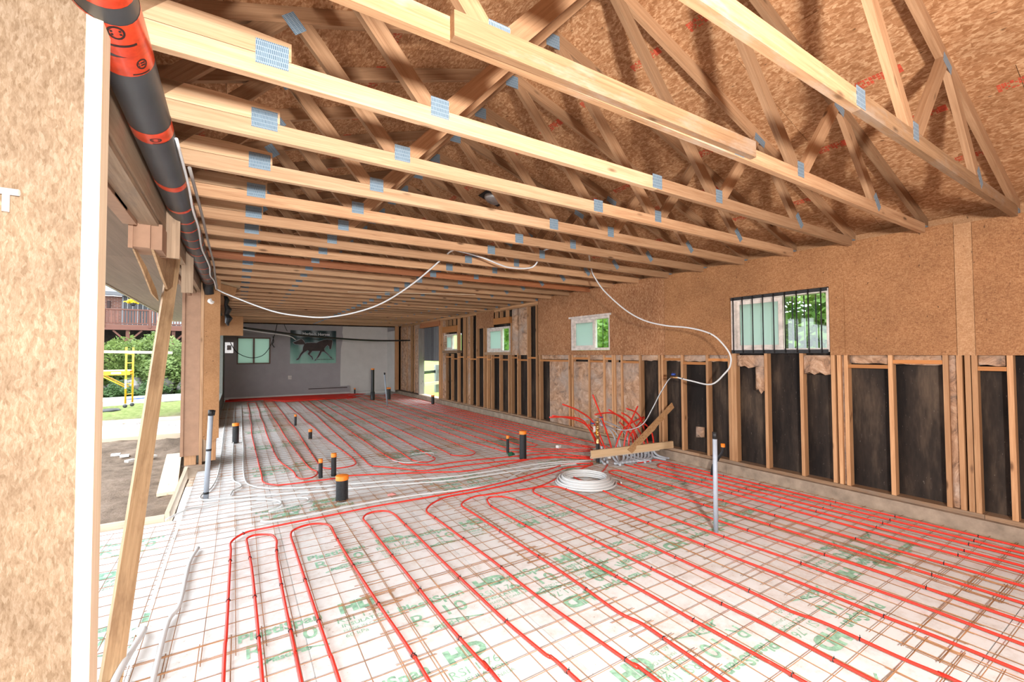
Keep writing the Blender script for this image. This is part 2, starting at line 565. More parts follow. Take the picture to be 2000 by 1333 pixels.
def meadow_mat():
    m, nt, b = mat_new('meadow_grass')
    v = coords(nt)
    g = noise(nt, v, 5, 6, 0.7)
    col = ramp(nt, g, [(0.3, (0.10, 0.22, 0.02)), (0.7, (0.30, 0.50, 0.06))])
    vo = nt.nodes.new('ShaderNodeTexVoronoi'); vo.inputs['Scale'].default_value = 5; nt.links.new(v, vo.inputs['Vector'])
    col = mixc(nt, ramp(nt, vo.outputs['Distance'], [(0.16, (1, 1, 1)), (0.22, (0, 0, 0))]), col, (0.75, 0.62, 0.03))
    nt.links.new(col, b.inputs['Base Color']); b.inputs['Roughness'].default_value = 0.9
    return m


def brick_mat():
    m, nt, b = mat_new('red_brick')
    br = nt.nodes.new('ShaderNodeTexBrick'); br.inputs['Scale'].default_value = 1
    br.inputs['Brick Width'].default_value = 0.22; br.inputs['Row Height'].default_value = 0.075; br.inputs['Mortar Size'].default_value = 0.01
    br.inputs['Color1'].default_value = (0.17, 0.065, 0.04, 1); br.inputs['Color2'].default_value = (0.11, 0.04, 0.026, 1); br.inputs['Mortar'].default_value = (0.18, 0.15, 0.135, 1)
    sp = nt.nodes.new('ShaderNodeSeparateXYZ'); cb = nt.nodes.new('ShaderNodeCombineXYZ')
    nt.links.new(coords(nt), sp.inputs[0]); nt.links.new(sp.outputs[0], cb.inputs[0]); nt.links.new(sp.outputs[2], cb.inputs[1])
    nt.links.new(cb.outputs[0], br.inputs['Vector']); nt.links.new(br.outputs[0], b.inputs['Base Color'])
    b.inputs['Roughness'].default_value = 0.85
    return m


def banner_mat():
    m, nt, b = mat_new('banner_print')
    v = coords(nt)
    sp = nt.nodes.new('ShaderNodeSeparateXYZ'); nt.links.new(v, sp.inputs[0])
    n = noise(nt, mp_lin(nt, v, (5, 1, 1)), 2, 5, 0.7, 0.6)
    ma = nd(nt, 'ShaderNodeMath', operation='MULTIPLY_ADD'); ma.inputs[1].default_value = 0.35
    nt.links.new(n, ma.inputs[0]); nt.links.new(sp.outputs[2], ma.inputs[2])
    mr = nt.nodes.new('ShaderNodeMapRange'); mr.inputs['From Min'].default_value = 1.40; mr.inputs['From Max'].default_value = 2.65
    nt.links.new(ma.outputs[0], mr.inputs[0])
    nt.links.new(ramp(nt, mr.outputs[0], [(0, (0.26, 0.50, 0.40)), (0.5, (0.11, 0.27, 0.22)), (0.75, (0.02, 0.075, 0.075)), (1, (0.008, 0.03, 0.035))]), b.inputs['Base Color'])
    b.inputs['Roughness'].default_value = 0.3
    return m


M['felt'] = felt_mat(); M['batt'] = batt_mat(); M['soil'] = dirt_mat(); M['meadow'] = meadow_mat()
M['brick'] = brick_mat(); M['banner'] = banner_mat()
M['soffit'] = wood('soffit_plywood', (0.16, 0.105, 0.07), (0.25, 0.17, 0.12), knots=False, var=0.05, grain=0.4)
ORD = ['first', 'second', 'third', 'fourth', 'fifth', 'sixth', 'seventh', 'eighth', 'ninth', 'tenth', 'eleventh', 'twelfth', 'thirteenth',
       'fourteenth', 'fifteenth', 'sixteenth', 'seventeenth', 'eighteenth', 'nineteenth', 'twentieth', 'twenty-first', 'twenty-second',
       'twenty-third', 'twenty-fourth', 'twenty-fifth', 'twenty-sixth', 'twenty-seventh', 'twenty-eighth', 'twenty-ninth', 'thirtieth', 'thirty-first', 'thirty-second']

# ================================================================== STRUCTURE
XS, XO = 5.77, 5.90          # stud face and back of the right wall
YF, YB = 19.0, -1.6          # far wall, wall behind the camera
ZT = 2.835                   # underside of the roof trusses


def text_mesh(txt, size, mat, off=0.0, spacing=1.0):
    cu = bpy.data.curves.new('lettering', 'FONT')
    cu.body = txt; cu.size = size; cu.offset = off; cu.space_character = spacing
    cu.resolution_u = 3
    o = bpy.data.objects.new('lettering', cu)
    C.objects.link(o)
    bpy.context.view_layer.update()
    me = bpy.data.meshes.new_from_object(o.evaluated_get(bpy.context.evaluated_depsgraph_get()))
    bpy.data.objects.remove(o)
    me.materials.clear(); me.materials.append(mat)
    return me


def join_text(items, mat):
    """items: (text, size, x, y, bold, spacing) -> one flat mesh in XY"""
    bm = bmesh.new()
    for t, s, x, y, off, sp in items:
        me = text_mesh(t, s, mat, off, sp)
        n0 = len(bm.verts)
        bm.from_mesh(me)
        bm.verts.ensure_lookup_table()
        for v in bm.verts[n0:]:
            v.co.x += x; v.co.y += y
        bpy.data.meshes.remove(me)
    return bm


# ---------------------------------------------------------------- floor of foam boards
floor = tag(MB().box((-0.46, YB, -0.30), (5.95, YF + 0.1, -0.012)).build('floor', M['foam_clean']), 'white foam insulation floor under wire mesh', None, None, 'structure')
bm = join_text([('PlastiSpan', 0.115, 0.0, 0.16, 0.003, 1.0), ('HD', 0.16, 0.56, 0.15, 0.010, 1.0),
                ('R', 0.17, 0.03, -0.02, 0.0, 1.0), ('10', 0.17, 0.23, -0.01, 0.002, 1.15), ('RSI 1.76', 0.085, 0.52, 0.045, 0.0, 1.05),
                ('INSULATION', 0.05, 0.54, -0.01, 0.001, 1.0), ('MADE IN CANADA', 0.035, 0.54, -0.06, 0.0, 1.0),
                ('Plasti-Fab', 0.06, 0.13, -0.115, 0.002, 1.0), ('60 kPa', 0.05, 0.54, -0.12, 0.0, 1.0)], M['print'])
# house-shaped outline mark over the maker's name
for a, b2 in (((0.09, -0.125), (0.23, -0.055)), ((0.23, -0.055), (0.45, -0.125))):
    d = Vector((b2[0] - a[0], b2[1] - a[1])).normalized(); n_ = Vector((-d.y, d.x)) * 0.006
    q = [bm.verts.new((p[0] + s * n_.x, p[1] + s * n_.y, 0)) for p, s in ((a, 1), (a, -1), (b2, -1), (b2, 1))]
    bm.faces.new(q)
print_me = bpy.data.meshes.new('print'); bm.to_mesh(print_me); bm.free()
print_me.materials.clear(); print_me.materials.append(M['print'])

xe = [-0.455, 0.36, 1.58, 2.80, 4.02, 5.24, 5.70]
ye = [YB] + [0.71 + 2.44 * k for k in range(8)] + [YF]
_fb = {}
ri = random.Random(3)
fb_all = []
for i in range(len(xe) - 1):
    for j in range(len(ye) - 1):
        w, l = xe[i + 1] - xe[i] - 0.006, ye[j + 1] - ye[j] - 0.006
        key = (round(w, 3), round(l, 3))
        if key not in _fb:
            _fb[key] = MB().box((-w / 2, -l / 2, -0.05), (w / 2, l / 2, 0)).mesh('foam_board', M['foam'])
        zz = ri.uniform(-0.004, 0.0)
        fb = rebuild('foam_board', _fb[key], floor, Matrix.Translation(((xe[i] + xe[i + 1]) / 2, (ye[j] + ye[j + 1]) / 2, zz)))
        fb_all.append(((xe[i], ye[j], xe[i + 1], ye[j + 1]), fb, zz))


def board_at(x, y):
    for (a, b, c, d), o, z in fb_all:
        if a <= x < c and b <= y < d: return o, z
    return floor, 0.0


def stamp(x, y, flip=False, s=1.0):
    par, z = board_at(x, y)
    Mx = Matrix.Translation((x, y, 0.0008)) @ Matrix.Rotation(math.pi if flip else 0, 4, 'Z') @ Matrix.Scale(s, 4)
    rebuild('print', print_me, par, Mx)


# printed marks: those read in the photograph first, the rest as the boards repeat
for x, y, fl_ in ((0.90, 2.64, 0), (1.62, 2.62, 0), (0.02, 2.86, 0), (0.42, 2.05, 0), (2.62, 1.58, 1), (2.65, 2.52, 1), (3.60, 1.42, 1), (4.55, 1.70, 1), (5.02, 1.62, 1),
                  (3.02, 2.72, 1), (3.9, 2.72, 1), (4.72, 2.8, 1), (0.5, 3.75, 0), (1.3, 3.72, 0), (3.1, 3.8, 1), (4.4, 3.75, 1), (5.2, 3.8, 1), (1.1, 1.45, 0), (1.9, 1.05, 1), (2.9, 0.85, 1)):
    stamp(x, y, bool(fl_))
for j in range(7):
    for i in range(6):
        stamp(0.15 + i * 0.92 + ri.uniform(-.08, .08), 5.25 + j * 1.9 + ri.uniform(-.1, .1), i % 2 == 1)

# ---------------------------------------------------------------- right wall
wr = empty('wall_right', (XS, 9, 0), 'long open stud wall with wood board above and black sheathing behind', kind='structure')
for a, b in ((YB, 3.6), (3.6, 8.1), (8.1, 13.7), (13.7, 19.0)):
    box('concrete_curb', (5.70, a, -0.05), (5.96, b - 0.004, 0.139), M['concrete'], wr)
ys = [YB, 1.15, 4.05, 6.9, 9.8, 12.6, 15.5, 17.9]
for a, b in zip(ys, ys[1:]):
    if b <= 13.7 or a >= 15.6:
        board('sill_plate', (5.835, a, 0.158), (5.835, b - 0.003, 0.158), 0.038, 0.15, (1, 0, 0), M['sill'], wr)
board('sill_plate', (5.835, 12.6, 0.158), (5.835, 13.78, 0.158), 0.038, 0.15, (1, 0, 0), M['sill'], wr)
for a, b in zip(ys, ys[1:] + []):
    for k in (0, 1):
        board('top_plate', (5.84, a, ZT - 0.020 - 0.039 * k), (5.84, b - 0.003, ZT - 0.020 - 0.039 * k), 0.038, 0.14, (1, 0, 0), M['stud'], wr)
STUDS_LOW = [0.963, 1.184, 1.229, 1.285, 1.38, 1.80, 2.194, 2.262, 2.322, 2.653, 3.073, 3.489, 3.529, 3.569, 3.908, 4.333, 4.70, 4.76, 5.16,
             5.58, 5.75, 5.80, 6.02, 6.43, 6.93, 7.03]
STUDS_FULL = [8.06, 8.19, 8.54, 11.13, 11.52, 11.72, 11.97, 12.38, 13.60, 13.72, 16.33, 16.69, 17.15, 17.95]
STUDS_UNDER = [8.98, 9.27, 9.40, 9.83, 10.28, 10.50, 12.85, 13.28]
stud_top = ZT - 0.079
for y in STUDS_LOW:
    board('stud', (5.815, y, 0.177), (5.815, y, 1.70 if (2.3 < y < 3.5 or 5.9 < y < 6.9) else stud_top), 0.038, 0.089, (1, 0, 0), M['stud'], wr)
for y in STUDS_FULL:
    board('stud', (5.815, y, 0.177), (5.815, y, stud_top), 0.038, 0.089, (1, 0, 0), M['stud'], wr)
for y in (-1.5, -0.9, -0.3, 0.3, 0.6):
    board('stud', (5.815, y, 0.177), (5.815, y, stud_top), 0.038, 0.089, (1, 0, 0), M['stud'], wr)
for y in STUDS_UNDER:
    board('stud', (5.815, y, 0.177), (5.815, y, 1.66), 0.038, 0.089, (1, 0, 0), M['stud'], wr)
for y in (10.70, 10.55, 9.27, 13.5, 12.42):
    board('stud', (5.815, y, 1.66 if y != 10.70 else 0.177), (5.815, y, 2.42 if y < 12 else 2.34), 0.038, 0.089, (1, 0, 0), M['stud'], wr)
for y in (9.80, 9.5, 10.05, 12.70, 13.0, 13.3):
    board('stud', (5.815, y, 2.59 if y < 12 else 2.56), (5.815, y, stud_top), 0.038, 0.089, (1, 0, 0), M['stud'], wr)
# headers over the two far windows and the door
board('lintel', (5.80, 9.32, 2.50), (5.80, 10.12, 2.50), 0.16, 0.10, (1, 0, 0), M['stud_orange'], wr)
board('lintel', (5.80, 12.40, 2.44), (5.80, 13.55, 2.44), 0.20, 0.10, (1, 0, 0), M['stud_orange'], wr)
board('lintel', (5.80, 13.78, 2.69), (5.80, 15.62, 2.69), 0.17, 0.10, (1, 0, 0), M['fir_red'], wr)
# black sheathing behind the studs
for a, b, z0, z1 in ((YB, 2.34, .139, ZT), (2.34, 3.53, .139, 1.66), (2.34, 3.53, 2.41, ZT), (3.53, 5.85, .139, ZT), (5.85, 6.95, .139, 1.71), (5.85, 6.95, 2.35, ZT),
                     (6.95, 9.33, .139, ZT), (9.33, 10.50, .139, 1.69), (9.33, 10.5, 2.35, ZT), (10.5, 12.4, .139, ZT), (12.4, 13.45, .139, 1.76), (12.4, 13.45, 2.29, ZT),
                     (13.45, 13.80, .139, ZT), (13.80, 15.62, 2.61, ZT), (15.62, YF + .1, .139, ZT)):
    box('sheathing_panel', (XO, a, z0), (XO + 0.02, b - 0.002, z1), M['felt'], wr)


def holed(name, y0, y1, z0, z1, hole, mat, x0=5.757, x1=5.769):
    mb = MB()
    if hole:
        a, b, c, d = hole
        if a > y0: mb.box((x0, y0, z0), (x1, a, z1))
        if b < y1: mb.box((x0, b, z0), (x1, y1, z1))
        if d < z1: mb.box((x0, a, d), (x1, b, z1))
        if c > z0: mb.box((x0, a, z0), (x1, b, c))
    else:
        mb.box((x0, y0, z0), (x1, y1, z1))
    return mb.build(name, mat, wr)


holed('wall_panel', YB, 1.168, 1.622, 2.86, None, M['osb_wall'])
M['osb_pale'] = osb('wall_board_pale', (0.38, 0.19, 0.085), (0.47, 0.255, 0.125), (0.57, 0.34, 0.185), (1, 0.7, 1.9), (1, 1.9, 0.7), 75)
holed('wall_strip', 1.171, 1.29, 1.622, 2.86, None, M['osb_pale'], 5.759)
holed('wall_panel', 1.293, 4.628, 1.622, 2.885, (2.335, 3.535, 1.622, 2.41), M['osb_wall'])
holed('wall_panel', 4.632, 8.09, 1.622, 2.90, (5.845, 6.955, 1.71, 2.355), M['osb_wall2'])
holed('wall_panel', 10.12, 11.10, 2.36, 2.80, None, M['osb_wall2'])
# raised board around the barred window
for a, b, c, d in ((2.19, 2.335, 1.625, 2.50), (2.335, 3.535, 2.412, 2.50), (3.535, 3.64, 1.625, 2.50)):
    box('window_surround', (5.749, a, c), (5.757, b, d), M['osb_wall'], wr)
# blocks nailed between the studs under the wall board
allst = sorted(STUDS_LOW + STUDS_FULL + STUDS_UNDER)
kk = 0
for a, b in zip(allst, allst[1:]):
    if b - a < 0.2 or b > 13.3: continue
    if 2.6 < a < 3.5 or 2.3 < a < 2.6 or 5.1 < b < 5.5: continue
    z = 1.555 if kk % 2 else 1.50
    kk += 1
    board('blocking', (5.812, a + 0.021, z), (5.812, b - 0.021, z), 0.038, 0.085, (1, 0, 0), M['stud_orange'], wr)


def batt(y0, y1, z0, z1, x=5.80, amp=0.02, name='insulation_batt', par=None, seed=0, rag=0.0):
    """bulging glass-wool batt facing -X"""
    rr = random.Random(seed or int(y0 * 1000 + z0 * 10))
    ny, nz = max(3, int((y1 - y0) / 0.05)), max(3, int((z1 - z0) / 0.06))
    mb = MB(); vs = []; fs = []
    for j in range(nz + 1):
        for i in range(ny + 1):
            u, v = i / ny, j / nz
            bul = math.sin(math.pi * u) ** 0.5 * math.sin(math.pi * min(1, max(0, v))) ** 0.3 if 0 < u < 1 else 0
            zz = z0 + (z1 - z0) * v + (rr.uniform(-rag, rag) if j == 0 else 0)
            vs.append((x - bul * amp * rr.uniform(0.3, 1.5), y0 + (y1 - y0) * u, zz))
    w = ny + 1
    for j in range(nz):
        for i in range(ny):
            fs.append((j * w + i, (j + 1) * w + i, (j + 1) * w + i + 1, j * w + i + 1))
    n = len(vs)
    vs += [(XO - 0.002, y0, z0), (XO - 0.002, y1, z0), (XO - 0.002, y1, z1), (XO - 0.002, y0, z1)]
    c = [0, ny, nz * w + ny, nz * w]
    fs += [(n, c[0], c[1], n + 1), (n + 1, c[1], c[2], n + 2), (n + 2, c[2], c[3], n + 3), (n + 3, c[3], c[0], n)]
    fs += [(n, n + 1, n + 2, n + 3)]
    mb.add(vs, fs, True)
    return mb.build(name, M['batt'], par or wr)


for a, b in ((5.18, 5.56), (5.60, 5.73), (5.82, 6.00), (6.04, 6.41), (6.45, 6.91), (7.05, 7.72)):
    batt(a, b, 0.178, 1.49, 5.795, 0.03)
    batt(a, b, 1.53, 1.62, 5.79, 0.015)
batt(7.74, 7.99, 1.53, 1.62, 5.79, 0.015)
for a, b in ((0.99, 1.165), (1.40, 1.78), (1.82, 2.172), (3.59, 3.885), (3.93, 4.31), (4.355, 4.68), (4.78, 5.14)):
    batt(a + .004, b - .004, 1.53, 1.62, 5.80, 0.02, rag=0.008)
batt(3.10, 3.465, 1.46, 1.62, 5.785, 0.03, rag=0.02)
batt(2.35, 2.63, 1.41, 1.62, 5.785, 0.03, rag=0.02)
batt(1.31, 1.36, 0.18, 1.62, 5.80, 0.01)
batt(2.215, 2.24, 0.18, 1.62, 5.80, 0.006)
batt(3.10, 3.20, 1.16, 1.47, 5.76, 0.05, name='loose_batt', rag=0.05)
batt(4.04, 4.17, 0.40, 0.55, 5.86, 0.03, name='loose_batt', rag=0.04)
for a, b in ((8.56, 8.95), (9.0, 9.25)):
    batt(a, b, 1.62, 2.755, 5.79, 0.04)
for a, b in ((13.30, 13.58), (15.82, 16.31), (16.71, 17.13), (17.17, 17.93)):
    batt(a, b, 0.178, 2.755, 5.79, 0.03)
batt(11.545, 11.70, 0.178, 2.755, 5.79, 0.015)
board('door_jamb', (5.80, 13.76, 0.14), (5.80, 13.76, 2.60), 0.04, 0.14, (1, 0, 0), M['stud'], wr)
M['grey_jamb'] = wood('grey_jamb', (0.17, 0.15, 0.135), (0.30, 0.27, 0.25))
board('door_jamb', (5.82, 15.66, 0.14), (5.82, 15.66, 2.60), 0.09, 0.20, (1, 0, 0), M['grey_jamb'], wr)
board('threshold', (5.84, 13.76, 0.155), (5.84, 15.66, 0.155), 0.03, 0.22, (1, 0, 0), M['form'], wr)
for a, b in zip(range(-3, 30), range(-2, 31)):
    ya, yb = 0.8809 + 0.6096 * a, 0.8809 + 0.6096 * b
    box('eave_block', (5.893, ya, ZT + .001), (5.905, yb - 0.0005, 2.972), M['osb_pale'], wr)

# ---------------------------------------------------------------- windows in the right wall
def window(n, y0, y1, z0, z1, bars=False, mid=0.5, frost=True):
    w = empty('window_%d' % n, (5.83, (y0 + y1) / 2, z0), ['white sliding window by the doorway, farthest along the right wall', 'white sliding window between bare studs, second from the doorway',
              'white wooden sliding window in the wood board wall, without bars', 'peeling white window behind black steel bars, nearest the camera'][n - 1], kind='structure')
    fw = 0.045
    mb = MB()
    for a, b, c, d in ((y0, y1, z0, z0 + fw), (y0, y1, z1 - fw, z1), (y0, y0 + fw * .6, z0 + fw, z1 - fw), (y1 - fw * 1.5, y1, z0 + fw, z1 - fw)):
        mb.box((5.765, a, c), (5.90, b, d))
    mb.build('frame', M['white_paint'], w)
    ym = y0 + (y1 - y0) * mid
    sa = MB()
    a0, b0, c0, d0 = ym - 0.05, y1 - fw * 1.5, z0 + fw, z1 - fw
    for a, b, c, d in ((a0, b0, c0, c0 + .05), (a0, b0, d0 - .05, d0), (a0, a0 + .06, c0 + .05, d0 - .05), (b0 - .03, b0, c0 + .05, d0 - .05)):
        sa.box((5.80, a, c), (5.835, b, d))
    s = sa.build('sash', M['white_paint'], w)
    box('pane', (5.815, a0 + .06, c0 + .05), (5.819, b0 - .03, d0 - .05), M['frost'], s)
    box('track', (5.84, ym - 0.035, z0 + fw), (5.875, ym, z1 - fw), M['plastic_white'], w)
    box('pane', (5.855, y0 + fw * .6, z0 + fw), (5.858, ym - 0.035, z1 - fw), M['glass'], w)
    return w


w4 = window(4, 2.345, 3.525, 1.66, 2.40, mid=0.48)
w3 = window(3, 5.855, 6.945, 1.715, 2.35, mid=0.44)
w2 = window(2, 9.335, 10.49, 1.695, 2.345, mid=0.42)
w1 = window(1, 12.41, 13.44, 1.765, 2.285, mid=0.5)
box('sill', (5.74, 9.25, 1.62), (5.90, 10.6, 1.693), M['sill'], w2)
box('sill', (5.74, 12.35, 1.68), (5.90, 13.5, 1.763), M['sill'], w1)
box('head', (5.745, 5.80, 2.352), (5.90, 7.0, 2.39), M['white_paint'], w3)
for nm, x in (('inner_bars', 5.742), ('outer_bars', 5.93)):
    box('bar_rail', (x - .004, 2.35, 2.365), (x + .004, 3.51, 2.405), M['steel_black'], w4)
    box('bar_rail', (x - .004, 2.35, 1.645), (x + .004, 3.51, 1.69), M['steel_black'], w4)
    for y in (3.475, 3.346, 3.209, 3.076, 2.943, 2.809, 2.674, 2.545, 2.411):
        MB().tube([(x - .009, y, 1.65), (x - .009, y, 2.40)], 0.0075, 8).build('bar', M['steel_black'], w4)
for y in (6.2, 6.05, 5.93):
    MB().tube([(5.93, y, 1.72), (5.93, y, 2.34)], 0.006, 6).build('bar', M['steel_black'], w3)

# ---------------------------------------------------------------- far wall
wf = empty('wall_far', (2.7, YF, 0), 'grey painted end wall with a paler section on its right', kind='structure')
MB().box((-0.5, YF, 0), (0.0, YF + .1, 2.9)).box((1.08, YF, 0), (3.62, YF + .1, 2.9)).box((0.0, YF, 0), (1.08, YF + .1, 1.31)).box((0.0, YF, 2.30), (1.08, YF + .1, 2.9)).build('wall_board', M['grey_paint'], wf)
pl = [(3.60, 0.12), (3.60, 1.0), (3.615, 1.9), (3.70, 2.35), (3.66, 2.55), (3.69, 2.80), (5.52, 2.80), (5.52, 0.12)]
MB().prism(pl, 'Y', YF - 0.006, YF - 0.0005).build('pale_panel', M['pale_paint'], wf)
box('wall_board', (3.62, YF, 0), (5.95, YF + .1, 2.9), M['grey_paint'], wf)
for z in [0.35 + 0.4 * k for k in range(6)]:
    box('panel_joint', (1.09, YF - .003, z), (3.58, YF - .0002, z + .006), M['grey_paint'], wf)
MB().box((-0.37, YF - .03, 0.0), (5.6, YF - .0066, 0.11)).build('baseboard_far', M['pale_paint'], None, label='pale worn baseboard along the grey end wall', kind='structure')
wsd = empty('window_5', (0.54, YF, 1.31), 'brown framed foggy window in the grey end wall', kind='structure')
mb = MB()
for a, b, c, d in ((0.0, 1.08, 1.31, 1.35), (0.0, 1.08, 2.26, 2.30), (0.0, 0.04, 1.35, 2.26), (1.04, 1.08, 1.35, 2.26), (0.51, 0.565, 1.35, 2.26)):
    mb.box((a, YF - .04, c), (b, YF + .06, d))
mb.build('frame', M['brown_frame'], wsd)
box('pane', (0.04, YF + .01, 1.35), (0.51, YF + .014, 2.26), M['frost2'], wsd)
box('pane', (0.565, YF + .02, 1.35), (1.04, YF + .024, 2.26), M['frost2'], wsd)
# short return of pale board in the far right corner
box('corner_panel', (5.52, 17.95, 0.10), (5.54, YF - .008, 2.62), M['pale_paint'], wf)
board('corner_stud', (5.60, 17.93, 0.18), (5.60, 17.93, 2.8), 0.04, 0.16, (1, 0, 0), M['stud'], wf)

# ---------------------------------------------------------------- left wall beyond the opening, and its end post
wl = empty('wall_left', (-0.4, 13, 0), 'left wall running back from the end post of the wide opening', kind='structure')
box('wall_board', (-0.50, 8.06, 2.30), (-0.37, YF, 2.83), M['wall_green'], wl)
for a, b in ((8.06, 8.7), (12.0, 13.0), (16.6, YF)):
    box('wall_board', (-0.50, a, -.02), (-0.37, b, 2.298), M['wall_green'], wl)
box('wall_board', (-0.50, 13.0, -.02), (-0.37, 16.6, .45), M['wall_green'], wl)
box('post_panel', (-0.415, 7.885, 0.43), (-0.215, 7.90, 2.80), M['osb_post'], wl)
MB().prism([(-0.415, 0.43), (-0.30, 0.37), (-0.215, 0.44)], 'Y', 7.886, 7.899).build('torn_panel_end', M['osb_post'], wl)
board('post_stud', (-0.435, 7.93, 0.05), (-0.435, 7.93, 2.82), 0.038, 0.10, (0, 1, 0), M['fir'], wl)
board('post_stud', (-0.30, 7.96, 0.10), (-0.30, 7.96, 2.82), 0.10, 0.10, (0, 1, 0), M['stud'], wl)
board('post_stud', (-0.39, 7.95, 0.10), (-0.39, 7.95, 2.82), 0.05, 0.10, (0, 1, 0), M['beam'], wl)
box('post_trim', (-0.65, 7.90, 0.20), (-0.47, 7.93, 2.62), M['brown_paint'], wl)
box('post_trim', (-0.675, 7.885, 0.20), (-0.64, 7.93, 2.62), M['brown_paint'], wl)
box('post_trim', (-0.49, 7.885, 0.20), (-0.456, 7.90, 2.62), M['brown_paint'], wl)
board('post', (-0.56, 7.99, 0.06), (-0.56, 7.99, 2.80), 0.14, 0.11, (0, 1, 0), M['fir'], wl)
box('post_footing', (-0.62, 7.72, -0.2), (-0.33, 8.3, 0.06), M['concrete'], wl)

# ---------------------------------------------------------------- near board wall at the left, walls behind the camera
wn = empty('wall_entry', (-0.4, 1.75, 0), 'worn flake board wall end close to the camera', kind='structure')
box('wall_panel', (-3.0, 1.742, 0.0), (-0.388, 1.753, 2.83), M['osb_near'], wn)
board('stud', (-0.369, 1.787, 0.0), (-0.369, 1.787, 2.80), 0.038, 0.089, (0, 1, 0), M['new_pine'], wn)
for x in (-0.9, -1.5, -2.1, -2.7):
    board('stud', (x, 1.80, 0.0), (x, 1.80, 2.80), 0.038, 0.089, (0, 1, 0), M['stud'], wn)
box('outer_panel', (-3.0, 1.85, -.1), (-0.42, 1.862, 2.83), M['osb_near'], wn)
pg = MB().tube([(-0.537, 1.733, 2.052), (-0.537, 1.733, 2.104)], 0.0075, 10).tube([(-0.575, 1.733, 2.108), (-0.512, 1.733, 2.108)], 0.009, 12).build('peg', M['plastic_white'], wn)
box('wall_back', (-3.05, YB - .1, -.1), (6.0, YB, 2.9), M['osb_wall'], label='wood board wall behind the camera', kind='structure')
box('wall_side', (-3.1, YB, -.1), (-3.0, 1.862, 2.9), M['osb_wall'], label='wood board side wall behind the near partition', kind='structure')
box('floor_entry', (-3.0, YB, -.1), (-0.47, 1.74, -.004), M['concrete'], label='concrete floor behind the near partition', kind='structure')
MB().prism([(-2.05, 2.82), (6.2, 2.82), (2.09, 4.25)], 'Y', YB - .1, YB).build('wall_gable', M['osb_wall'], label='gable end above the wall behind the camera', kind='structure')
MB().prism([(-2.05, 2.82), (6.2, 2.82), (2.09, 4.25)], 'Y', YF + .0, YF + .11).build('wall_gable_far', M['osb_roof'], label='far gable end hidden above the grey wall', kind='structure')

# ---------------------------------------------------------------- roof boards
SL = 1.0 / 3.0
PK = (2.09, 4.24)
ca, sa_ = math.cos(math.atan(SL)), math.sin(math.atan(SL))
ce = empty('ceiling', (2.09, 9, 4.24), 'sloping flake board roof deck with red printed lines', kind='structure')
_rp = {}
M['stampred'] = M['red_print']


def red_stamp_mesh():
    rr = random.Random(11)
    mb = MB()
    x = 0.052
    mb.add([(.0, -.036, 0), (.05, -.036, 0), (.05, .034, 0), (.0, .034, 0)], [(0, 1, 2, 3)])
    while x < 0.32:
        w = rr.uniform(0.010, 0.022)
        y = -0.036
        while y < 0.03:
            h = rr.uniform(0.008, 0.03)
            if rr.random() < 0.72:
                mb.add([(x, y, 0), (x + w * .8, y, 0), (x + w * .8, min(.034, y + h * .85), 0), (x, min(.034, y + h * .85), 0)], [(0, 1, 2, 3)])
            y += h
        x += w
    return mb.mesh('print', M['red_print'])


rs_me = red_stamp_mesh()
for side in (1, -1):
    for row in range(4):
        s0, s1 = row * 1.145, min(4.13, row * 1.145 + 1.142)
        off = -1.22 if row % 2 else 0
        y = YB - 0.2 + off
        while y < YF + 0.2:
            a, b = max(y, YB - .1), min(y + 2.437, YF + .1)
            if b - a > 0.1:
                key = (round(s1 - s0, 3), round(b - a, 3))
                if key not in _rp:
                    _rp[key] = MB().box((0, 0, 0), (key[0], key[1], 0.012)).mesh('roof_panel', M['osb_roof'])
                Mx = Matrix.Translation((PK[0], a, PK[1])) @ (Matrix.Rotation(math.atan(SL), 4, 'Y') if side == 1 else Matrix.Scale(-1, 4, (1, 0, 0)) @ Matrix.Rotation(math.atan(SL), 4, 'Y')) @ Matrix.Translation((s0, 0, 0))
                rebuild('roof_panel', _rp[key], ce, Mx)
            y += 2.44
    for X in ((2.76, 3.9, 4.42, 5.05) if side == 1 else (0.91, -0.27)):
        rr = random.Random(int(X * 100))
        y = -0.4 + rr.uniform(0, .5)
        while y < 14:
            z = PK[1] - SL * abs(X - PK[0]) - 0.0012
            R = Matrix.Rotation(math.atan(SL) * side, 4, 'Y')
            rebuild('print', rs_me, ce, Matrix.Translation((X, y, z)) @ R @ Matrix.Rotation(math.pi / 2, 4, 'Z') @ Matrix.Rotation(math.pi, 4, 'X') @ Matrix.Scale(rr.uniform(.8, 1.15), 4))
            y += rr.choice((0.61, 0.61, 1.22))

M['gap_cover'] = flat('roof_gap_cover', (0.03, 0.03, 0.03), 0.9)  # unseen dark layer added to keep sky out of the panel gaps
for side in (1, -1):
    MB().prism([(PK[0] - .0, PK[1] + .014), (PK[0] + side * 3.93, PK[1] + .014 - 3.93 * SL), (PK[0] + side * 3.93, PK[1] + .03 - 3.93 * SL), (PK[0], PK[1] + .03)], 'Y', YB - .1, YF + .1).build('roof_gap_cover', M['gap_cover'], ce)

# ---------------------------------------------------------------- porch soffit outside the opening
so = empty('trim_1', (-1.2, 8, 2.82), 'plywood porch soffit outside the wide opening', kind='structure')
for a, b in ((1.87, 4.3), (4.3, 6.74), (6.74, 9.18), (9.18, 11.62), (11.62, 14.06), (14.06, 16.5), (16.5, 19.0)):
    board('soffit_panel', (-1.19, a, 2.822), (-1.19, b - .003, 2.822), 1.24, 0.012, (0, 0, 1), M['soffit'], so)
M['green_trim'] = flat('green_fascia', (0.16, 0.20, 0.11), 0.6)
box('fascia', (-1.845, 1.87, 2.812), (-1.822, 19.0, 2.99), M['green_trim'], so)
box('fascia_strip', (-1.82, 1.87, 2.806), (-1.79, 19.0, 2.8155), M['beam'], so)

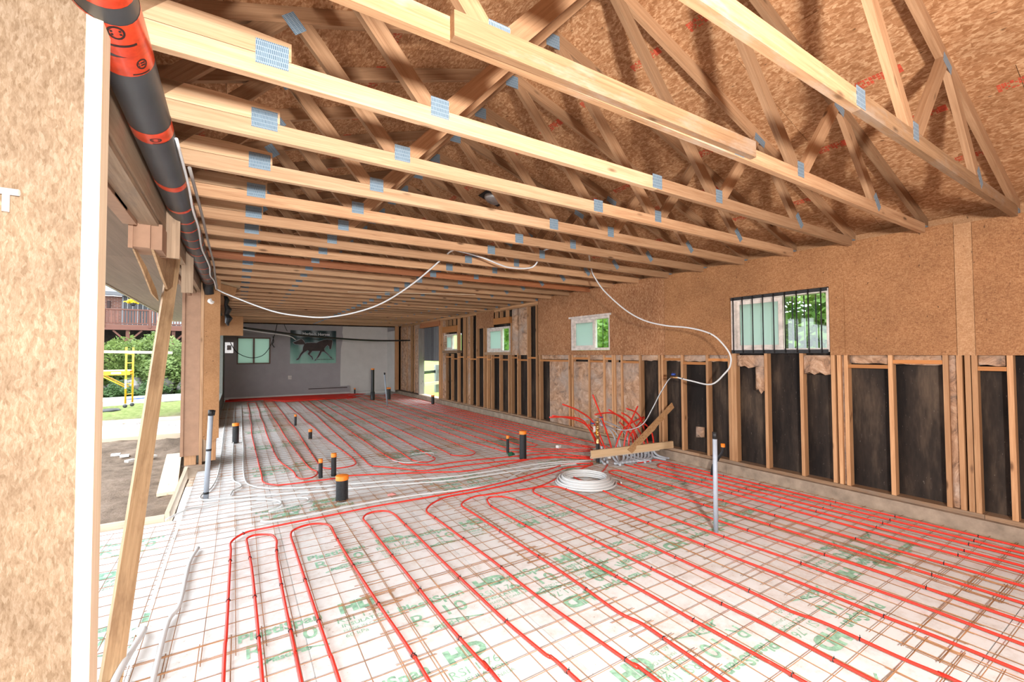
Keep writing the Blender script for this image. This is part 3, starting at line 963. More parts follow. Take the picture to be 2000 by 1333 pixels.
# ================================================================== ROOF TRUSSES
TH = 0.038
ZB0, ZB1 = ZT, ZT + 0.092
CW = 0.092


def roof_z(x): return PK[1] - SL * abs(x - PK[0])


def poly_member(name, poly, mat, parent, y0=0.0, y1=TH):
    """flat truss member from an XZ polygon; local X follows its longest edge"""
    best = max(range(len(poly)), key=lambda i: math.hypot(poly[i][0] - poly[i - 1][0], poly[i][1] - poly[i - 1][1]))
    a, b = poly[best - 1], poly[best]
    ang = math.atan2(b[1] - a[1], b[0] - a[0])
    cx = sum(p[0] for p in poly) / len(poly); cz = sum(p[1] for p in poly) / len(poly)
    c, s = math.cos(-ang), math.sin(-ang)
    loc = [((p[0] - cx) * c - (p[1] - cz) * s, (p[0] - cx) * s + (p[1] - cz) * c) for p in poly]
    mb = MB().prism(loc, 'Y', y0, y1)
    Mx = Matrix.Translation((cx, TY, cz)) @ Matrix.Rotation(-ang, 4, 'Y')
    return mb.build(name, mat, parent, Mx)


def web(p, q, w=0.089):
    d = Vector((q[0] - p[0], q[1] - p[1])).normalized(); n = Vector((-d.y, d.x)) * w / 2
    P = Vector(p) - d * 0.3; Q = Vector(q) + d * 0.3
    poly = [tuple(P + n), tuple(P - n), tuple(Q - n), tuple(Q + n)]
    g = 0.0015
    poly = clip(poly, (0, ZB1 + g), (0, -1))
    low = CW / ca + g
    poly = clip(poly, (PK[0], PK[1] - low), (SL, 1))
    poly = clip(poly, (PK[0], PK[1] - low), (-SL, 1))
    return poly


TY = 0.8809
t0 = empty('roof_truss', (2.09, TY, ZB0), 'wooden roof truss nearest the camera, its right end in the top right corner', 'truss', 'roof trusses across the room')
XL, XR = -1.67, 5.852
poly_member('bottom_chord', [(XL, ZB0), (2.549, ZB0), (2.549, ZB1), (XL, ZB1)], M['fir'], t0)
poly_member('bottom_chord', [(2.551, ZB0), (XR, ZB0), (XR, ZB0 + .02), (5.75, ZB1), (2.551, ZB1)], M['fir'], t0)
zl = lambda x: roof_z(x) - CW / ca
xi = 2.09 + (PK[1] - CW / ca - ZB1 - .001) / SL
poly_member('top_chord', [(2.091, roof_z(2.091) - .001), (2.091, zl(2.091)), (xi, ZB1 + .001), (5.752, ZB1 + .001), (XR, ZB0 + .021), (XR, roof_z(XR) - .001)], M['web'], t0)
xj = 2.09 - (PK[1] - CW / ca - ZB1 - .105) / SL
poly_member('top_chord', [(2.089, roof_z(2.089) - .001), (2.089, zl(2.089)), (xj, ZB1 + .105), (xj - .25, ZB1 + .105), (XL, roof_z(XL) - .001)], M['web'], t0)
poly_member('heel_slider', [(XL + .3, ZB1 + .003), (0.188, ZB1 + .003), (0.188, ZB1 + .084), (-0.05, ZB1 + .1), (xj - .25, ZB1 + .1), (XL + .35, ZB1 + .03)], M['fir_pale_lit'], t0)
for p, q in (((2.04, 4.15), (0.90, 2.90)), ((2.14, 4.15), (3.275, 2.90)), ((0.27, 3.58), (0.845, 2.90)), ((3.91, 3.58), (3.335, 2.90)),
             ((3.955, 3.58), (4.60, 2.90)), ((0.225, 3.58), (-0.42, 2.90))):
    poly_member('web_member', web(p, q), M['web'], t0)


_ch = {}
for c_ in t0.children:
    _ch.setdefault(c_.name.split('.')[0], []).append(c_)
BL, BR = sorted(_ch['bottom_chord'], key=lambda o: WM[o].translation.x)
TL_, TR_ = sorted(_ch['top_chord'], key=lambda o: WM[o].translation.x)


def nail_plate(par, x, z, w, h, ang=0.0):
    me = MB().box((-w / 2, -0.0012, -h / 2), (w / 2, 0, h / 2)).mesh('nail_plate', M['plate'])
    return rebuild('nail_plate', me, par, Matrix.Translation((x, TY - 0.0004, z)) @ Matrix.Rotation(ang, 4, 'Y'))


nail_plate(BL, 0.115, ZB1 + .012, 0.125, 0.105)
nail_plate(BL, 0.880, ZB1 + .008, 0.10, 0.10)
nail_plate(BR, 2.555, ZB0 + .058, 0.10, 0.10)
nail_plate(BR, 3.300, ZB1 - .002, 0.085, 0.105)
nail_plate(BR, 4.600, ZB1 + .005, 0.065, 0.15, math.radians(-42))
nail_plate(TR_, 3.925, 3.545, 0.16, 0.065, math.atan(SL))
nail_plate(TL_, 0.255, 3.53, 0.11, 0.075, math.radians(50))
nail_plate(TR_, 2.09, 4.13, 0.13, 0.11)
nail_plate(BR, 5.80, ZB0 + .05, 0.07, 0.05)
trusses = [t0]
for k in range(2, 31):
    Y = 0.8809 + 0.6096 * (k - 1)
    lab = ('wooden roof truss, %s from the camera, with blue grey nail plates' % ORD[k - 1])
    if k == 10: lab = 'reddish brown roof truss chord, tenth from the camera'
    if k == 2: lab = 'wooden roof truss with a board nailed along its chord, second from the camera'
    t = copy_tree(t0, Matrix.Translation((2.09, Y, ZB0)), lab)
    trusses.append(t)
    for ch in t.children:
        if ch.name.startswith('bottom_chord'):
            mt = None
            if k == 10: mt = M['fir_red']
            elif k in (2, 3, 4, 5) and WM[ch].translation.x < 2: mt = M['fir_stained'] if k in (2,) else M['fir_pale_lit']  # left chord pieces made paler to stand in for flash brightness
            elif k in (3, 4, 5, 6, 7): mt = M['fir']
            if mt:
                ch.material_slots[0].link = 'OBJECT'; ch.material_slots[0].material = mt
for ch in t0.children:
    if ch.name.startswith('bottom_chord'):
        ch.material_slots[0].link = 'OBJECT'; ch.material_slots[0].material = M['fir_stained']
board('sister_board', (0.665, 1.4905 - .020, ZB0 + .045), (2.67, 1.4905 - .020, ZB0 + .062), 0.098, 0.036, (0, 1, 0), M['fir_stained'], trusses[1])
# thin strip of wood lying under the chords in mid-room, loose wood ends
b_ = board('wood_strip', (1.75, 8.60, ZT - .006), (4.0, 7.75, ZT - .006), 0.022, 0.008, (0, 0, 1), M['new_pine'])
tag(b_, 'thin pale wood strip tucked under the ceiling trusses', 'strip')
# roof vent cap between two trusses
vt = empty('roof_vent', (3.1, 5.72, 3.88), 'grey metal roof vent hood set in the right slope', 'vent')
R_ = Matrix.Translation((3.1, 5.45, roof_z(3.1) - .012)) @ Matrix.Rotation(math.atan(SL), 4, 'Y')
mb = MB().lathe([(0.0, -0.05), (0.10, -0.045), (0.125, -0.02), (0.13, 0.0)], n=20)
mb.build('hood', M['steel'], vt, R_)
MB().box((-0.17, -0.15, 0.0), (0.17, 0.15, 0.008)).build('flange', M['steel_black'], vt, R_)

# ================================================================== WIRE MESH
def mesh_sheet(nx, ny, s=0.1524, r=0.0022, seed=0):
    rr = random.Random(seed)
    mb = MB()
    def wire(a, b, horiz):
        # three sided wire with a little sway
        n = 7 if not horiz else 5
        pts = []
        ph = rr.uniform(0, 6)
        for i in range(n + 1):
            t = i / n
            p = [a[k] + (b[k] - a[k]) * t for k in range(3)]
            p[1 if horiz else 0] += 0.004 * math.sin(ph + t * 5)
            pts.append(p)
        mb.tube(pts, r, 4, caps=False, smooth=False)
    w, l = (nx - 1) * s, (ny - 1) * s
    for i in range(nx):
        wire((i * s, -0.04, 0.007), (i * s, l + 0.04, 0.007), False)
    for j in range(ny):
        wire((-0.04, j * s, 0.0115), (w + 0.04, j * s, 0.0115), True)
    return mb.mesh('wire_mesh_sheet', M['rust'])


ms = [mesh_sheet(10, 16, seed=1), mesh_sheet(10, 16, seed=2)]
sx0 = [-0.455, 0.764, 1.983, 3.203, 4.30]
rr = random.Random(5)
for j in range(9):
    for i, x in enumerate(sx0):
        y = -1.35 + j * 2.1336 + rr.uniform(-.02, .02) + (0.03 if i % 2 else 0)
        z = 0.001 + 0.004 * (i % 2) + 0.003 * (j % 2)
        if y + 2.3 > 18.9: continue
        if i == 0 and y > 5.5: x = -0.32
        o = rebuild('wire_mesh_sheet', ms[(i + j) % 2], None, Matrix.Translation((x + rr.uniform(-.01, .01), y, z)) @ Matrix.Rotation(rr.uniform(-.002, .002), 4, 'Z'))
        tag(o, 'rusty wire mesh sheet ' + ['along the left slab edge', 'left of the floor centre', 'down the floor centre', 'right of the floor centre', 'along the right curb'][i] + ', %s row from the camera' % ORD[j], 'wire mesh', 'mesh sheets covering the foam floor')

# ================================================================== HEATING TUBES
TP = {
    'A': '-0.039,2.664 -0.026,3.073 -0.029,3.463 -0.023,4.028 -0.042,4.401 -0.022,4.614 0.088,4.781 0.278,4.815 0.587,4.784 0.756,4.821 1.114,4.853 1.290,4.851 1.684,4.836 2.262,4.744 2.679,4.710 2.987,4.791 3.380,4.962 3.757,5.065 4.116,5.106 4.500,4.946',
    'T2': '0.127,2.558 0.127,2.845 0.118,3.249 0.124,3.868 0.128,4.140 0.114,4.319 0.084,4.485 0.093,4.604 0.142,4.664 0.217,4.643 0.287,4.571 0.314,4.424 0.288,4.270 0.270,4.049 0.275,3.708 0.289,3.309 0.293,2.989 0.290,2.690 0.291,2.454',
    'T3': '0.453,2.352 0.448,2.590 0.441,2.913 0.436,3.342 0.437,3.870 0.431,4.179 0.432,4.478 0.474,4.603 0.596,4.671 0.708,4.629 0.772,4.513 0.781,4.308 0.770,4.082 0.769,3.882 0.764,3.524 0.787,3.065 0.815,2.804 0.834,2.543 0.841,2.324 0.834,2.110',
    'T4': '1.130,1.922 1.113,2.039 1.099,2.263 1.088,2.483 1.092,2.721 1.100,3.005 1.098,3.311 1.085,3.635 1.079,3.934 1.076,4.362 1.083,4.529 1.137,4.643 1.232,4.669 1.339,4.618 1.384,4.484 1.393,4.250 1.389,3.987 1.389,3.709 1.397,3.328 1.406,3.013 1.396,2.706 1.396,2.461 1.404,2.259 1.440,1.967 1.461,1.712',
    'T5': '1.797,1.498 1.791,1.640 1.761,1.862 1.731,2.158 1.722,2.368 1.719,2.667 1.737,2.865 1.735,3.055 1.735,3.297 1.721,3.611 1.699,3.962 1.682,4.192 1.688,4.375 1.748,4.500 1.875,4.611 2.060,4.699 2.386,4.710 2.752,4.663 3.065,4.662 3.370,4.735 3.783,4.886 4.030,4.954 4.386,4.859',
    'T6': '2.085,1.316 2.069,1.463 2.083,1.694 2.093,1.885 2.061,2.046 2.087,2.398 2.088,2.706 2.081,3.058 2.075,3.333 2.072,3.892 2.054,4.139 2.072,4.347 2.163,4.465 2.343,4.537 2.493,4.505 2.788,4.473 3.164,4.446 3.587,4.634 3.973,4.806 4.249,4.859 4.449,4.889',
    'T7': '2.407,1.112 2.385,1.310 2.394,1.495 2.385,1.717 2.384,1.878 2.390,2.072 2.377,2.410 2.362,2.711 2.357,3.027 2.347,3.303 2.342,3.656 2.337,3.992 2.332,4.180 2.376,4.328 2.422,4.401 2.492,4.419 2.606,4.337 2.656,4.187 2.650,4.012 2.649,3.602 2.669,3.315 2.661,3.028 2.667,2.723 2.685,2.447 2.685,2.075 2.682,1.820 2.694,1.643 2.723,1.481 2.726,1.284 2.707,1.097 2.704,0.923',
    'T8': '3.042,0.721 3.046,0.739 3.014,0.888 3.008,1.015 3.022,1.132 3.025,1.310 2.988,1.466 2.991,1.623 2.982,1.815 3.007,2.090 3.014,2.367 2.984,2.560 2.971,2.829 2.971,3.099 2.966,3.399 2.948,3.689 2.948,4.040 2.979,4.280 3.038,4.381 3.152,4.429 3.330,4.338 3.375,4.221 3.378,3.868 3.368,3.511 3.355,3.132 3.349,2.827 3.372,2.644 3.395,2.380 3.402,2.045 3.388,1.782 3.392,1.566 3.414,1.339 3.430,1.152 3.399,0.973 3.420,0.753 3.420,0.560',
    'T9': '3.740,0.610 3.768,0.905 3.758,1.148 3.734,1.405 3.728,1.629 3.723,1.818 3.712,2.065 3.692,2.321 3.666,2.624 3.640,2.852 3.643,3.098 3.669,3.595 3.668,3.880 3.711,4.349 3.792,4.546',
    'T10': '4.051,0.657 4.049,0.885 4.073,1.139 4.077,1.473 4.087,1.757 3.998,2.067 3.971,2.287 3.952,2.574 3.950,3.106 4.013,3.643 4.010,4.049 4.103,4.373 4.424,4.630 4.630,4.771',
    'T11': '4.338,0.701 4.340,1.201 4.357,1.698 4.286,2.071 4.314,2.649 4.221,3.116 4.233,3.425 4.294,3.839 4.271,4.150 4.330,4.405 4.393,4.488 4.508,4.446 4.584,4.191 4.518,3.653 4.548,3.133 4.575,2.575 4.589,2.081 4.618,1.663 4.654,1.205 4.652,0.748',
    'G1': '5.574,0.889 5.575,1.203 5.508,2.100 5.496,3.164 5.513,3.988 5.496,4.369 5.432,4.566 5.263,4.577 5.063,4.597',
    'G2': '5.412,0.864 5.429,1.199 5.375,2.088 5.372,3.171 5.377,3.977 5.336,4.346 5.255,4.363 5.195,4.332 5.150,4.258 5.145,4.095 5.192,3.156 5.228,2.094 5.263,1.204 5.278,0.844',
    'G4': '5.090,0.815 5.114,1.195 5.059,2.084 5.021,3.145 5.016,3.989 4.949,4.562',
    'G5': '4.937,0.792 4.957,1.199 4.900,2.081 4.853,3.136 4.828,3.902 4.837,4.636',
    'F1': '4.66,5.12 4.18,5.64 3.55,5.69 2.80,5.57 2.30,5.73 1.91,5.93 1.38,6.20 1.14,6.18 0.86,6.17 0.55,6.24 0.42,6.31 0.31,6.53 0.27,6.89 0.30,7.82 0.28,9.33 0.26,11.72 0.31,16.27',
    'P': '4.71,5.17 4.37,5.48 3.59,5.76 3.24,5.86 2.85,5.79 2.60,5.82 2.24,5.93 1.99,6.12 1.78,6.40 1.69,6.61 1.69,7.07 1.69,7.44 1.70,7.84 1.72,8.44 1.76,9.51 1.82,11.03 1.86,12.73 1.84,14.75',
    'Q': '4.75,5.22 4.38,5.76 3.76,6.02 3.37,6.09 3.00,6.15 2.74,6.15 2.50,6.14 2.30,6.25 2.12,6.41 2.04,6.64 2.01,6.92 2.06,7.40 2.06,7.90 2.03,8.32 2.07,9.10',
    'R': '2.38,10.47 2.39,9.30 2.37,8.53 2.36,7.94 2.34,7.49 2.32,6.98 2.31,6.60 2.37,6.43 2.46,6.37 2.58,6.41 2.65,6.52 2.65,6.62 2.66,7.16 2.67,7.65 2.69,8.60 2.69,9.69 2.75,10.91 2.70,11.88',
    'S': '3.01,13.23 3.00,11.68 3.04,10.30 3.00,8.59 3.01,7.98 2.99,7.19 2.95,6.75 2.97,6.56 3.11,6.42 3.24,6.42 3.37,6.56 3.42,6.81 3.40,7.28 3.40,7.94 3.42,9.29 3.48,10.87 3.41,11.23 3.37,12.51 3.46,15.23',
    'Tt': '3.88,15.81 3.70,13.33 3.68,11.39 3.68,10.01 3.72,9.16 3.73,7.94 3.71,7.35 3.68,6.92 3.71,6.57 3.83,6.31 4.19,6.07 4.66,5.85 5.05,5.55',
    'U': '4.13,15.34 3.98,12.71 3.94,10.72 3.98,9.07 4.01,8.22 4.03,7.71 3.98,7.04 3.98,6.64 4.10,6.41 4.74,5.94 5.13,5.64',
}


def seg(k, rev=False):
    p = [Vector(tuple(map(float, q.split(',')))) for q in TP[k].split()]
    for it in range(5):   # iron out small kinks on the straight runs
        q = list(p)
        for i in range(1, len(p) - 1):
            a, b = p[i] - p[i - 1], p[i + 1] - p[i]
            if a.angle(b) < 0.2 or (a.angle(b) < 0.35 and min(a.length, b.length) > 0.17): q[i] = p[i] * .4 + (p[i - 1] * b.length + p[i + 1] * a.length) / (a.length + b.length) * .6
        p = q
    p = [(v.x, v.y) for v in p]
    return p[::-1] if rev else p


def ext(x0, x1, y=-0.9):
    """U turn behind the camera"""
    r = (x1 - x0) / 2
    return [(x0, y + .6), (x0, y + abs(r)), (x0 + r * .3, y + .03), (x0 + r, y - .03), (x1 - r * .3, y + .03), (x1, y + abs(r)), (x1, y + .6)]


def far_u(x0, x1, y):
    r = (x1 - x0) / 2
    return [(x0, y - 1.2), (x0, y - abs(r)), (x0 + r * .3, y - .03), (x0 + r, y + .02), (x1 - r * .3, y - .03), (x1, y - abs(r)), (x1, y - 1.2)]


def near_u(x0, x1, y):
    r = (x1 - x0) / 2
    return [(x0, y + 1.0), (x0, y + abs(r)), (x0 + r * .3, y + .03), (x0 + r, y - .02), (x1 - r * .3, y + .03), (x1, y + abs(r)), (x1, y + 1.0)]


tie_me = MB()
ring = [(0.0105 * math.cos(a), 0, 0.0105 * math.sin(a)) for a in [2 * math.pi * k / 8 for k in range(9)]]
tie_me.tube(ring, 0.0034, 4, caps=False, smooth=False)
tie_me.tube([(0.002, 0, 0.010), (0.005, 0.002, 0.021)], 0.0018, 4, smooth=False)
tie_mesh = tie_me.mesh('cable_tie', M['tie'])
TZ = 0.0235


def wob(x, y, n):
    return (x + 0.012 * math.sin(y * 2.1 + n), y)


def heating_tube(pts, label, n):
    P3 = []
    for i, (x, y) in enumerate(pts):
        P3.append((x, y, TZ + 0.002 * math.sin(i * 1.7 + n)))
    pa = smooth_path(P3, 4)
    o = MB().tube(pa, 0.0092, 8).build('heating_tube', M['pex_red'], label=label, cat='tube', group='red floor heating tubes')
    # black ties holding the tube to the mesh, one per row of wires
    last = None
    rr = random.Random(n)
    for a, b in zip(pa, pa[1:]):
        row = 0.61
        ja, jb = math.floor((a.y + .1) / row), math.floor((b.y + .1) / row)
        if ja != jb and 0 < a.y < 9.5 and abs(b.y - a.y) > 0.3 * abs(b.x - a.x):
            if rr.random() < 0.12: continue
            d = (b - a).normalized()
            ang = math.atan2(d.y, d.x) - math.pi / 2
            rebuild('cable_tie', tie_mesh, o, Matrix.Translation((a + b) / 2) @ Matrix.Rotation(ang + rr.uniform(-.2, .2), 4, 'Z') @ Matrix.Rotation(rr.uniform(-.7, .7), 4, 'Y'))
    return o


def legs(x0, y0, x1, y1, n, step=1.3):
    """gently wandering straight run"""
    k = max(2, int(abs(y1 - y0) / step))
    return [wob(x0 + (x1 - x0) * t / k, y0 + (y1 - y0) * t / k, n) for t in range(1, k)]


G = 'red heating tube '
# near half of the room
heating_tube(seg('A', 1) + ext(-0.04, 0.13) + seg('T2') + ext(0.29, 0.45) + seg('T3') + ext(0.83, 1.12) + seg('T4') + ext(1.46, 1.81) + seg('T5'), G + 'looping through the near left of the floor', 1)
heating_tube(seg('T6', 1) + ext(2.08, 2.41) + seg('T7') + ext(2.70, 3.04) + seg('T8') + ext(3.42, 3.74) + seg('T9'), G + 'looping across the middle foreground, right of the long near loops', 2)
heating_tube(seg('T10', 1) + ext(4.05, 4.34) + seg('T11') + ext(4.65, 4.94) + seg('G5'), G + 'passing right of the grey upright conduit in the foreground', 3)
heating_tube(seg('G4', 1) + ext(5.09, 5.27) + seg('G2', 1) + ext(5.41, 5.57) + seg('G1'), G + 'running closest along the right concrete curb in the foreground', 4)
# far half of the room
p = seg('F1')[:14] + legs(0.28, 9.3, 0.33, 16.0, 1) + far_u(0.33, 0.56, 17.6) + legs(0.56, 16, 0.54, 8.2, 2) + [(0.56, 7.9), (0.64, 7.2), (0.69, 6.85), (0.70, 6.55), (0.76, 6.40), (0.86, 6.40), (0.95, 6.55), (0.96, 6.75), (0.90, 7.1)]
p += legs(0.86, 7.6, 0.80, 15.8, 3) + far_u(0.80, 1.10, 17.5) + legs(1.10, 15.8, 1.10, 8.0, 4) + near_u(1.06, 1.55, 6.75) + legs(1.50, 8.0, 1.42, 15.8, 5) + far_u(1.42, 1.84, 17.4) + legs(1.84, 16, 1.78, 9.8, 6) + seg('P', 1)[4:]
heating_tube(p, G + 'winding through the far left of the room', 5)
p = seg('Q')[:-1] + legs(2.06, 9.0, 2.12, 16, 7) + far_u(2.12, 2.42, 17.5) + legs(2.42, 15.9, 2.38, 10.6, 8) + seg('R') + legs(2.70, 12, 2.74, 15.9, 9) + far_u(2.74, 3.03, 17.5) + legs(3.03, 15.9, 3.01, 13.4, 10) + seg('S')[:-1] + \
    legs(3.40, 12.6, 3.45, 16, 11) + far_u(3.45, 3.78, 17.6) + legs(3.78, 16, 3.70, 13.4, 12) + seg('Tt')[1:]
heating_tube(p, G + 'winding through the middle of the far floor', 6)
p = seg('U', 1)[:-1] + legs(3.98, 12.7, 4.05, 16.3, 13) + far_u(4.05, 4.32, 17.8) + legs(4.32, 16.3, 4.30, 7.8, 14) + near_u(4.30, 4.58, 6.42) + legs(4.58, 7.8, 4.60, 16.3, 15) + far_u(4.60, 4.86, 17.9) + legs(4.86, 16.3, 4.86, 7.4, 16) + \
    [(4.88, 6.9), (4.98, 6.4), (5.08, 6.05), (5.2, 5.75)]
heating_tube(p, G + 'looping round the two black pipe stubs right of centre', 7)
p = [(5.28, 5.75), (5.16, 6.2), (5.06, 6.7), (5.04, 7.2)] + legs(5.04, 7.6, 5.04, 16.4, 17) + far_u(5.04, 5.20, 17.8) + legs(5.20, 16.4, 5.20, 7.8, 18) + near_u(5.20, 5.38, 6.48) + legs(5.38, 7.8, 5.38, 16.4, 19) + far_u(5.38, 5.54, 17.8) + \
    legs(5.54, 16.4, 5.55, 6.2, 20) + [(5.53, 5.9), (5.46, 5.6), (5.38, 5.4)]
heating_tube(p, G + 'running closest along the right curb in the far half', 8)
# supply band of tubes along the end wall
for i in range(17):
    y = 17.05 + i * 0.112
    x0 = -0.33 if y > 18.1 else 0.8 + (18.1 - y) * 0.55
    x1 = 3.7 + 0.08 * (i % 5) + (0.5 if y > 18.3 else 0)
    o = MB().tube(smooth_path([(x0, y + .05, TZ + .004 * (i % 3)), (x0 + .9, y - .02, TZ + .012), ((x0 + x1) / 2, y + .015, TZ + .016), (x1 - .8, y, TZ + .02), (x1, y + .03, TZ)], 4), 0.0115, 6)
    o = o.build('heating_tube', M['pex_red'], label='red heating tube bunched along the grey end wall, %s out from the wall' % ORD[16 - i], cat='tube', group='red tubes bunched at the end wall')
    for s_ in (0.037, 0.074):
        MB().tube(smooth_path([(x0 + .1, y + .05 + s_, TZ + .016), ((x0 + x1) / 2, y + s_, TZ + .024), (x1 - .3, y + s_ + .01, TZ + .014)], 4), 0.0115, 6).build('return_run', M['pex_red'], o)

# white tubes
def white_tube(pts, label, r=0.010, z=0.022):
    return hose('white_tube', [(p[0], p[1], p[2] if len(p) > 2 else z) for p in pts], r, M['pex_white'], label=label, cat='tube', group='white water tubes on the floor')


white_tube([(0.14, 17.4), (0.13, 14), (0.11, 11), (0.115, 9.2), (0.10, 7.6), (0.11, 6.75), (0.17, 6.45), (0.32, 6.22), (0.6, 6.05), (1.0, 5.9), (1.6, 5.72), (2.4, 5.45), (3.2, 5.38), (3.9, 5.35), (4.6, 5.1)], 'rightmost of three white tubes along the left, bending off past the capped stubs')
white_tube([(-0.03, 17.5), (-0.04, 14), (-0.02, 11), (-0.04, 9.3), (-0.03, 7.5), (-0.02, 6.85), (0.05, 6.62), (0.06, 6.45), (-0.02, 6.33), (-0.05, 6.1)], 'white tube in the middle of the three along the left')
white_tube([(-0.22, 17.6), (-0.22, 14), (-0.22, 11.5), (-0.20, 8.7), (-0.20, 7.3), (-0.25, 6.6), (-0.33, 6.35), (-0.33, 6.15), (-0.25, 6.08), (0.1, 6.0), (0.8, 5.75), (1.6, 5.52), (2.4, 5.28), (3.2, 5.22), (4.5, 5.02)], 'white tube farthest left, curling around the grey conduit foot')
white_tube([(-0.58, 5.55, .03), (-0.42, 5.72, .05), (-0.30, 5.83), (-0.05, 5.9), (0.25, 5.78), (0.42, 5.6), (0.4, 5.42), (0.2, 5.36), (-0.1, 5.42)], 'white tube lifting off the form board corner and looping back')
white_tube([(0.10, 5.55), (0.45, 5.62), (0.66, 5.58), (0.70, 5.45), (0.55, 5.34), (0.3, 5.28)], 'short white tube bend lying by the large orange capped stub')
white_tube([(0.22, 5.02), (0.30, 4.96), (0.6, 4.94), (1.1, 4.99), (1.7, 4.97), (2.3, 4.87), (2.8, 4.84), (3.3, 5.1), (3.9, 5.24), (4.5, 5.02)], 'white tube beside the first red tube curving to the manifold')
white_tube([(2.02, 6.68), (2.12, 6.45), (2.3, 6.38), (2.55, 6.52), (2.72, 6.75), (2.62, 6.88), (2.4, 6.9)], 'thin white tube offcut curled over the far red loops', 0.006, .045)
white_tube([(-0.33, 2.2), (-0.34, 2.9), (-0.34, 3.45), (-0.30, 3.65), (-0.30, 4.3), (-0.26, 4.62)], 'white tube lying straight beside the dark gap, nearest the camera', 0.014)
white_tube([(-0.47, 2.6, -.05), (-0.50, 2.9, .03), (-0.47, 3.2, .04), (-0.45, 3.42, .03), (-0.52, 3.45, .0), (-0.56, 3.40, -.03)], 'thick white hose bending up out of the dark gap', 0.018)

# ================================================================== PIPE STUBS
def stub(x, y, h, r, label, base=None):
    o = empty('pipe_stub', (x, y, 0), label, 'pipe', 'black pipe stubs with orange caps')
    mb = MB().lathe([(r, 0.0), (r, h - 0.03)], (x, y, 0), 18)
    mb.lathe([(r * 1.10, 0.0), (r * 1.10, 0.004)], (x, y, 0.012), 18)
    mb.build('pipe', M['abs'], o)
    MB().lathe([(r * 1.06, -0.05), (r * 1.07, -0.003), (r * 1.0, 0.0), (0.0005, 0.0)], (x, y, h), 18).build('cap', M['cap'], o)
    return o


stub(1.03, 5.30, 0.285, 0.066, 'thick black pipe stub with orange cap, nearest on the floor')
stub(1.14, 6.43, 0.306, 0.034, 'tall slim black stub with orange cap behind the thick one')
stub(0.972, 6.42, 0.253, 0.026, 'thinnest black stub with orange cap left of a taller one')
stub(1.24, 9.46, 0.19, 0.034, 'short black stub with orange cap in mid-room')
stub(1.176, 11.41, 0.262, 0.026, 'thin far black stub with orange cap near the middle left')
stub(-0.002, 9.81, 0.372, 0.054, 'thick black stub with orange cap between white tubes by the left post')
stub(3.835, 5.82, 0.439, 0.055, 'tall thick black stub with orange cap left of the manifold')
stub(3.835, 6.28, 0.295, 0.024, 'slim black stub with orange cap beside a thicker taller one')
hb = stub(4.17, 16.16, 1.143, 0.058, 'very tall black pipe with orange cap near the end wall')
MB().lathe([(0.075, 0), (0.075, 0.30), (0.06, 0.31)], (4.17, 16.16, 0.0), 16).build('hub', M['abs'], hb)
stub(4.137, 18.85, 0.262, 0.032, 'small far black stub right of the baseboard heater')
stub(4.69, 16.0, 0.44, 0.085, 'wide far black stub behind the leaning grey conduit')
stub(5.485, 13.70, 0.30, 0.05, 'black stub with dull cap in front of the open doorway')
# elbow stub by the right curb
o = empty('pipe_elbow', (5.5, 3.55, 0), 'black elbow pipe with orange cap by the right curb', 'pipe')
MB().tube(smooth_path([(5.48, 3.66, 0), (5.48, 3.64, 0.12), (5.49, 3.58, 0.24), (5.50, 3.52, 0.33), (5.50, 3.51, 0.40)], 5), 0.024, 12).build('pipe', M['abs'], o)
MB().lathe([(0.027, 0), (0.027, 0.045), (0.0005, 0.047)], (5.50, 3.51, 0.40), 14).build('cap', M['cap'], o)
MB().tube([(5.482, 3.63, .15), (5.486, 3.60, .20)], 0.0255, 12).build('sticker', M['plastic_white'], o)


def conduit(x, y, tx, ty, h, r, label, tapes=()):
    o = empty('grey_conduit', (x, y, 0), label, 'conduit', 'upright grey conduits')
    a, b = Vector((x, y, 0)), Vector((tx, ty, h))
    MB().tube([a, a + (b - a) * .5, b], r, 14).build('tube', M['conduit'], o)
    d = (b - a).normalized()
    MB().tube([b - d * 0.03, b + d * .035, b + d * .036], [r * 1.08, r * 1.08, r * .5], 12).build('taped_end', M['tie'], o)
    MB().tube([b + d * .02 + Vector((r * .9, 0, -.05)), b + d * .03 + Vector((r * 1.2, 0, .0))], r * .5, 8).build('tape_tail', M['tie'], o)
    for t in tapes:
        p_ = a + (b - a) * t
        MB().tube([p_ - d * .012, p_ + d * .012], r * 1.06, 14).build('tape_band', M['tie'], o)
    return o


conduit(-0.284, 6.21, -0.247, 6.20, 0.985, 0.026, 'grey conduit with black taped top leaning by the left post', (0.07, 0.57))
conduit(3.772, 2.492, 3.780, 2.492, 0.885, 0.0205, 'grey conduit standing upright in the right foreground')
conduit(4.04, 13.87, 3.943, 13.87, 1.04, 0.022, 'thin far grey conduit leaning by the tall black pipe')

# ================================================================== COIL OF TUBE
co = empty('tube_coil', (3.77, 4.28, 0), 'coil of translucent white tubing lying on the floor', 'coil')
cx, cy = 3.77, 4.28
lay = [(0.375, .028), (0.348, .03), (0.321, .028), (0.294, .03), (0.268, .029), (0.352, .053), (0.325, .055), (0.298, .053), (0.271, .054), (0.325, .077), (0.298, .078), (0.272, .078), (0.290, .100), (0.268, .101)]
rr = random.Random(9)
for R0, z in lay:
    ox, oy = rr.uniform(-.008, .008), rr.uniform(-.008, .008)
    pts = [(cx + ox + R0 * math.cos(a), cy + oy + R0 * math.sin(a), z + .003 * math.sin(a + R0 * 40)) for a in [2 * math.pi * k / 36 for k in range(37)]]
    MB().tube(pts, 0.0125, 7, caps=False).build('coil_turn', M['pex_white'], co)
hose('loose_end', [(cx + .34, cy + .05, .03), (cx + .40, cy - .06, .03), (cx + .40, cy - .18, .03), (cx + .33, cy - .29, .03)], 0.010, M['pex_white'], co)

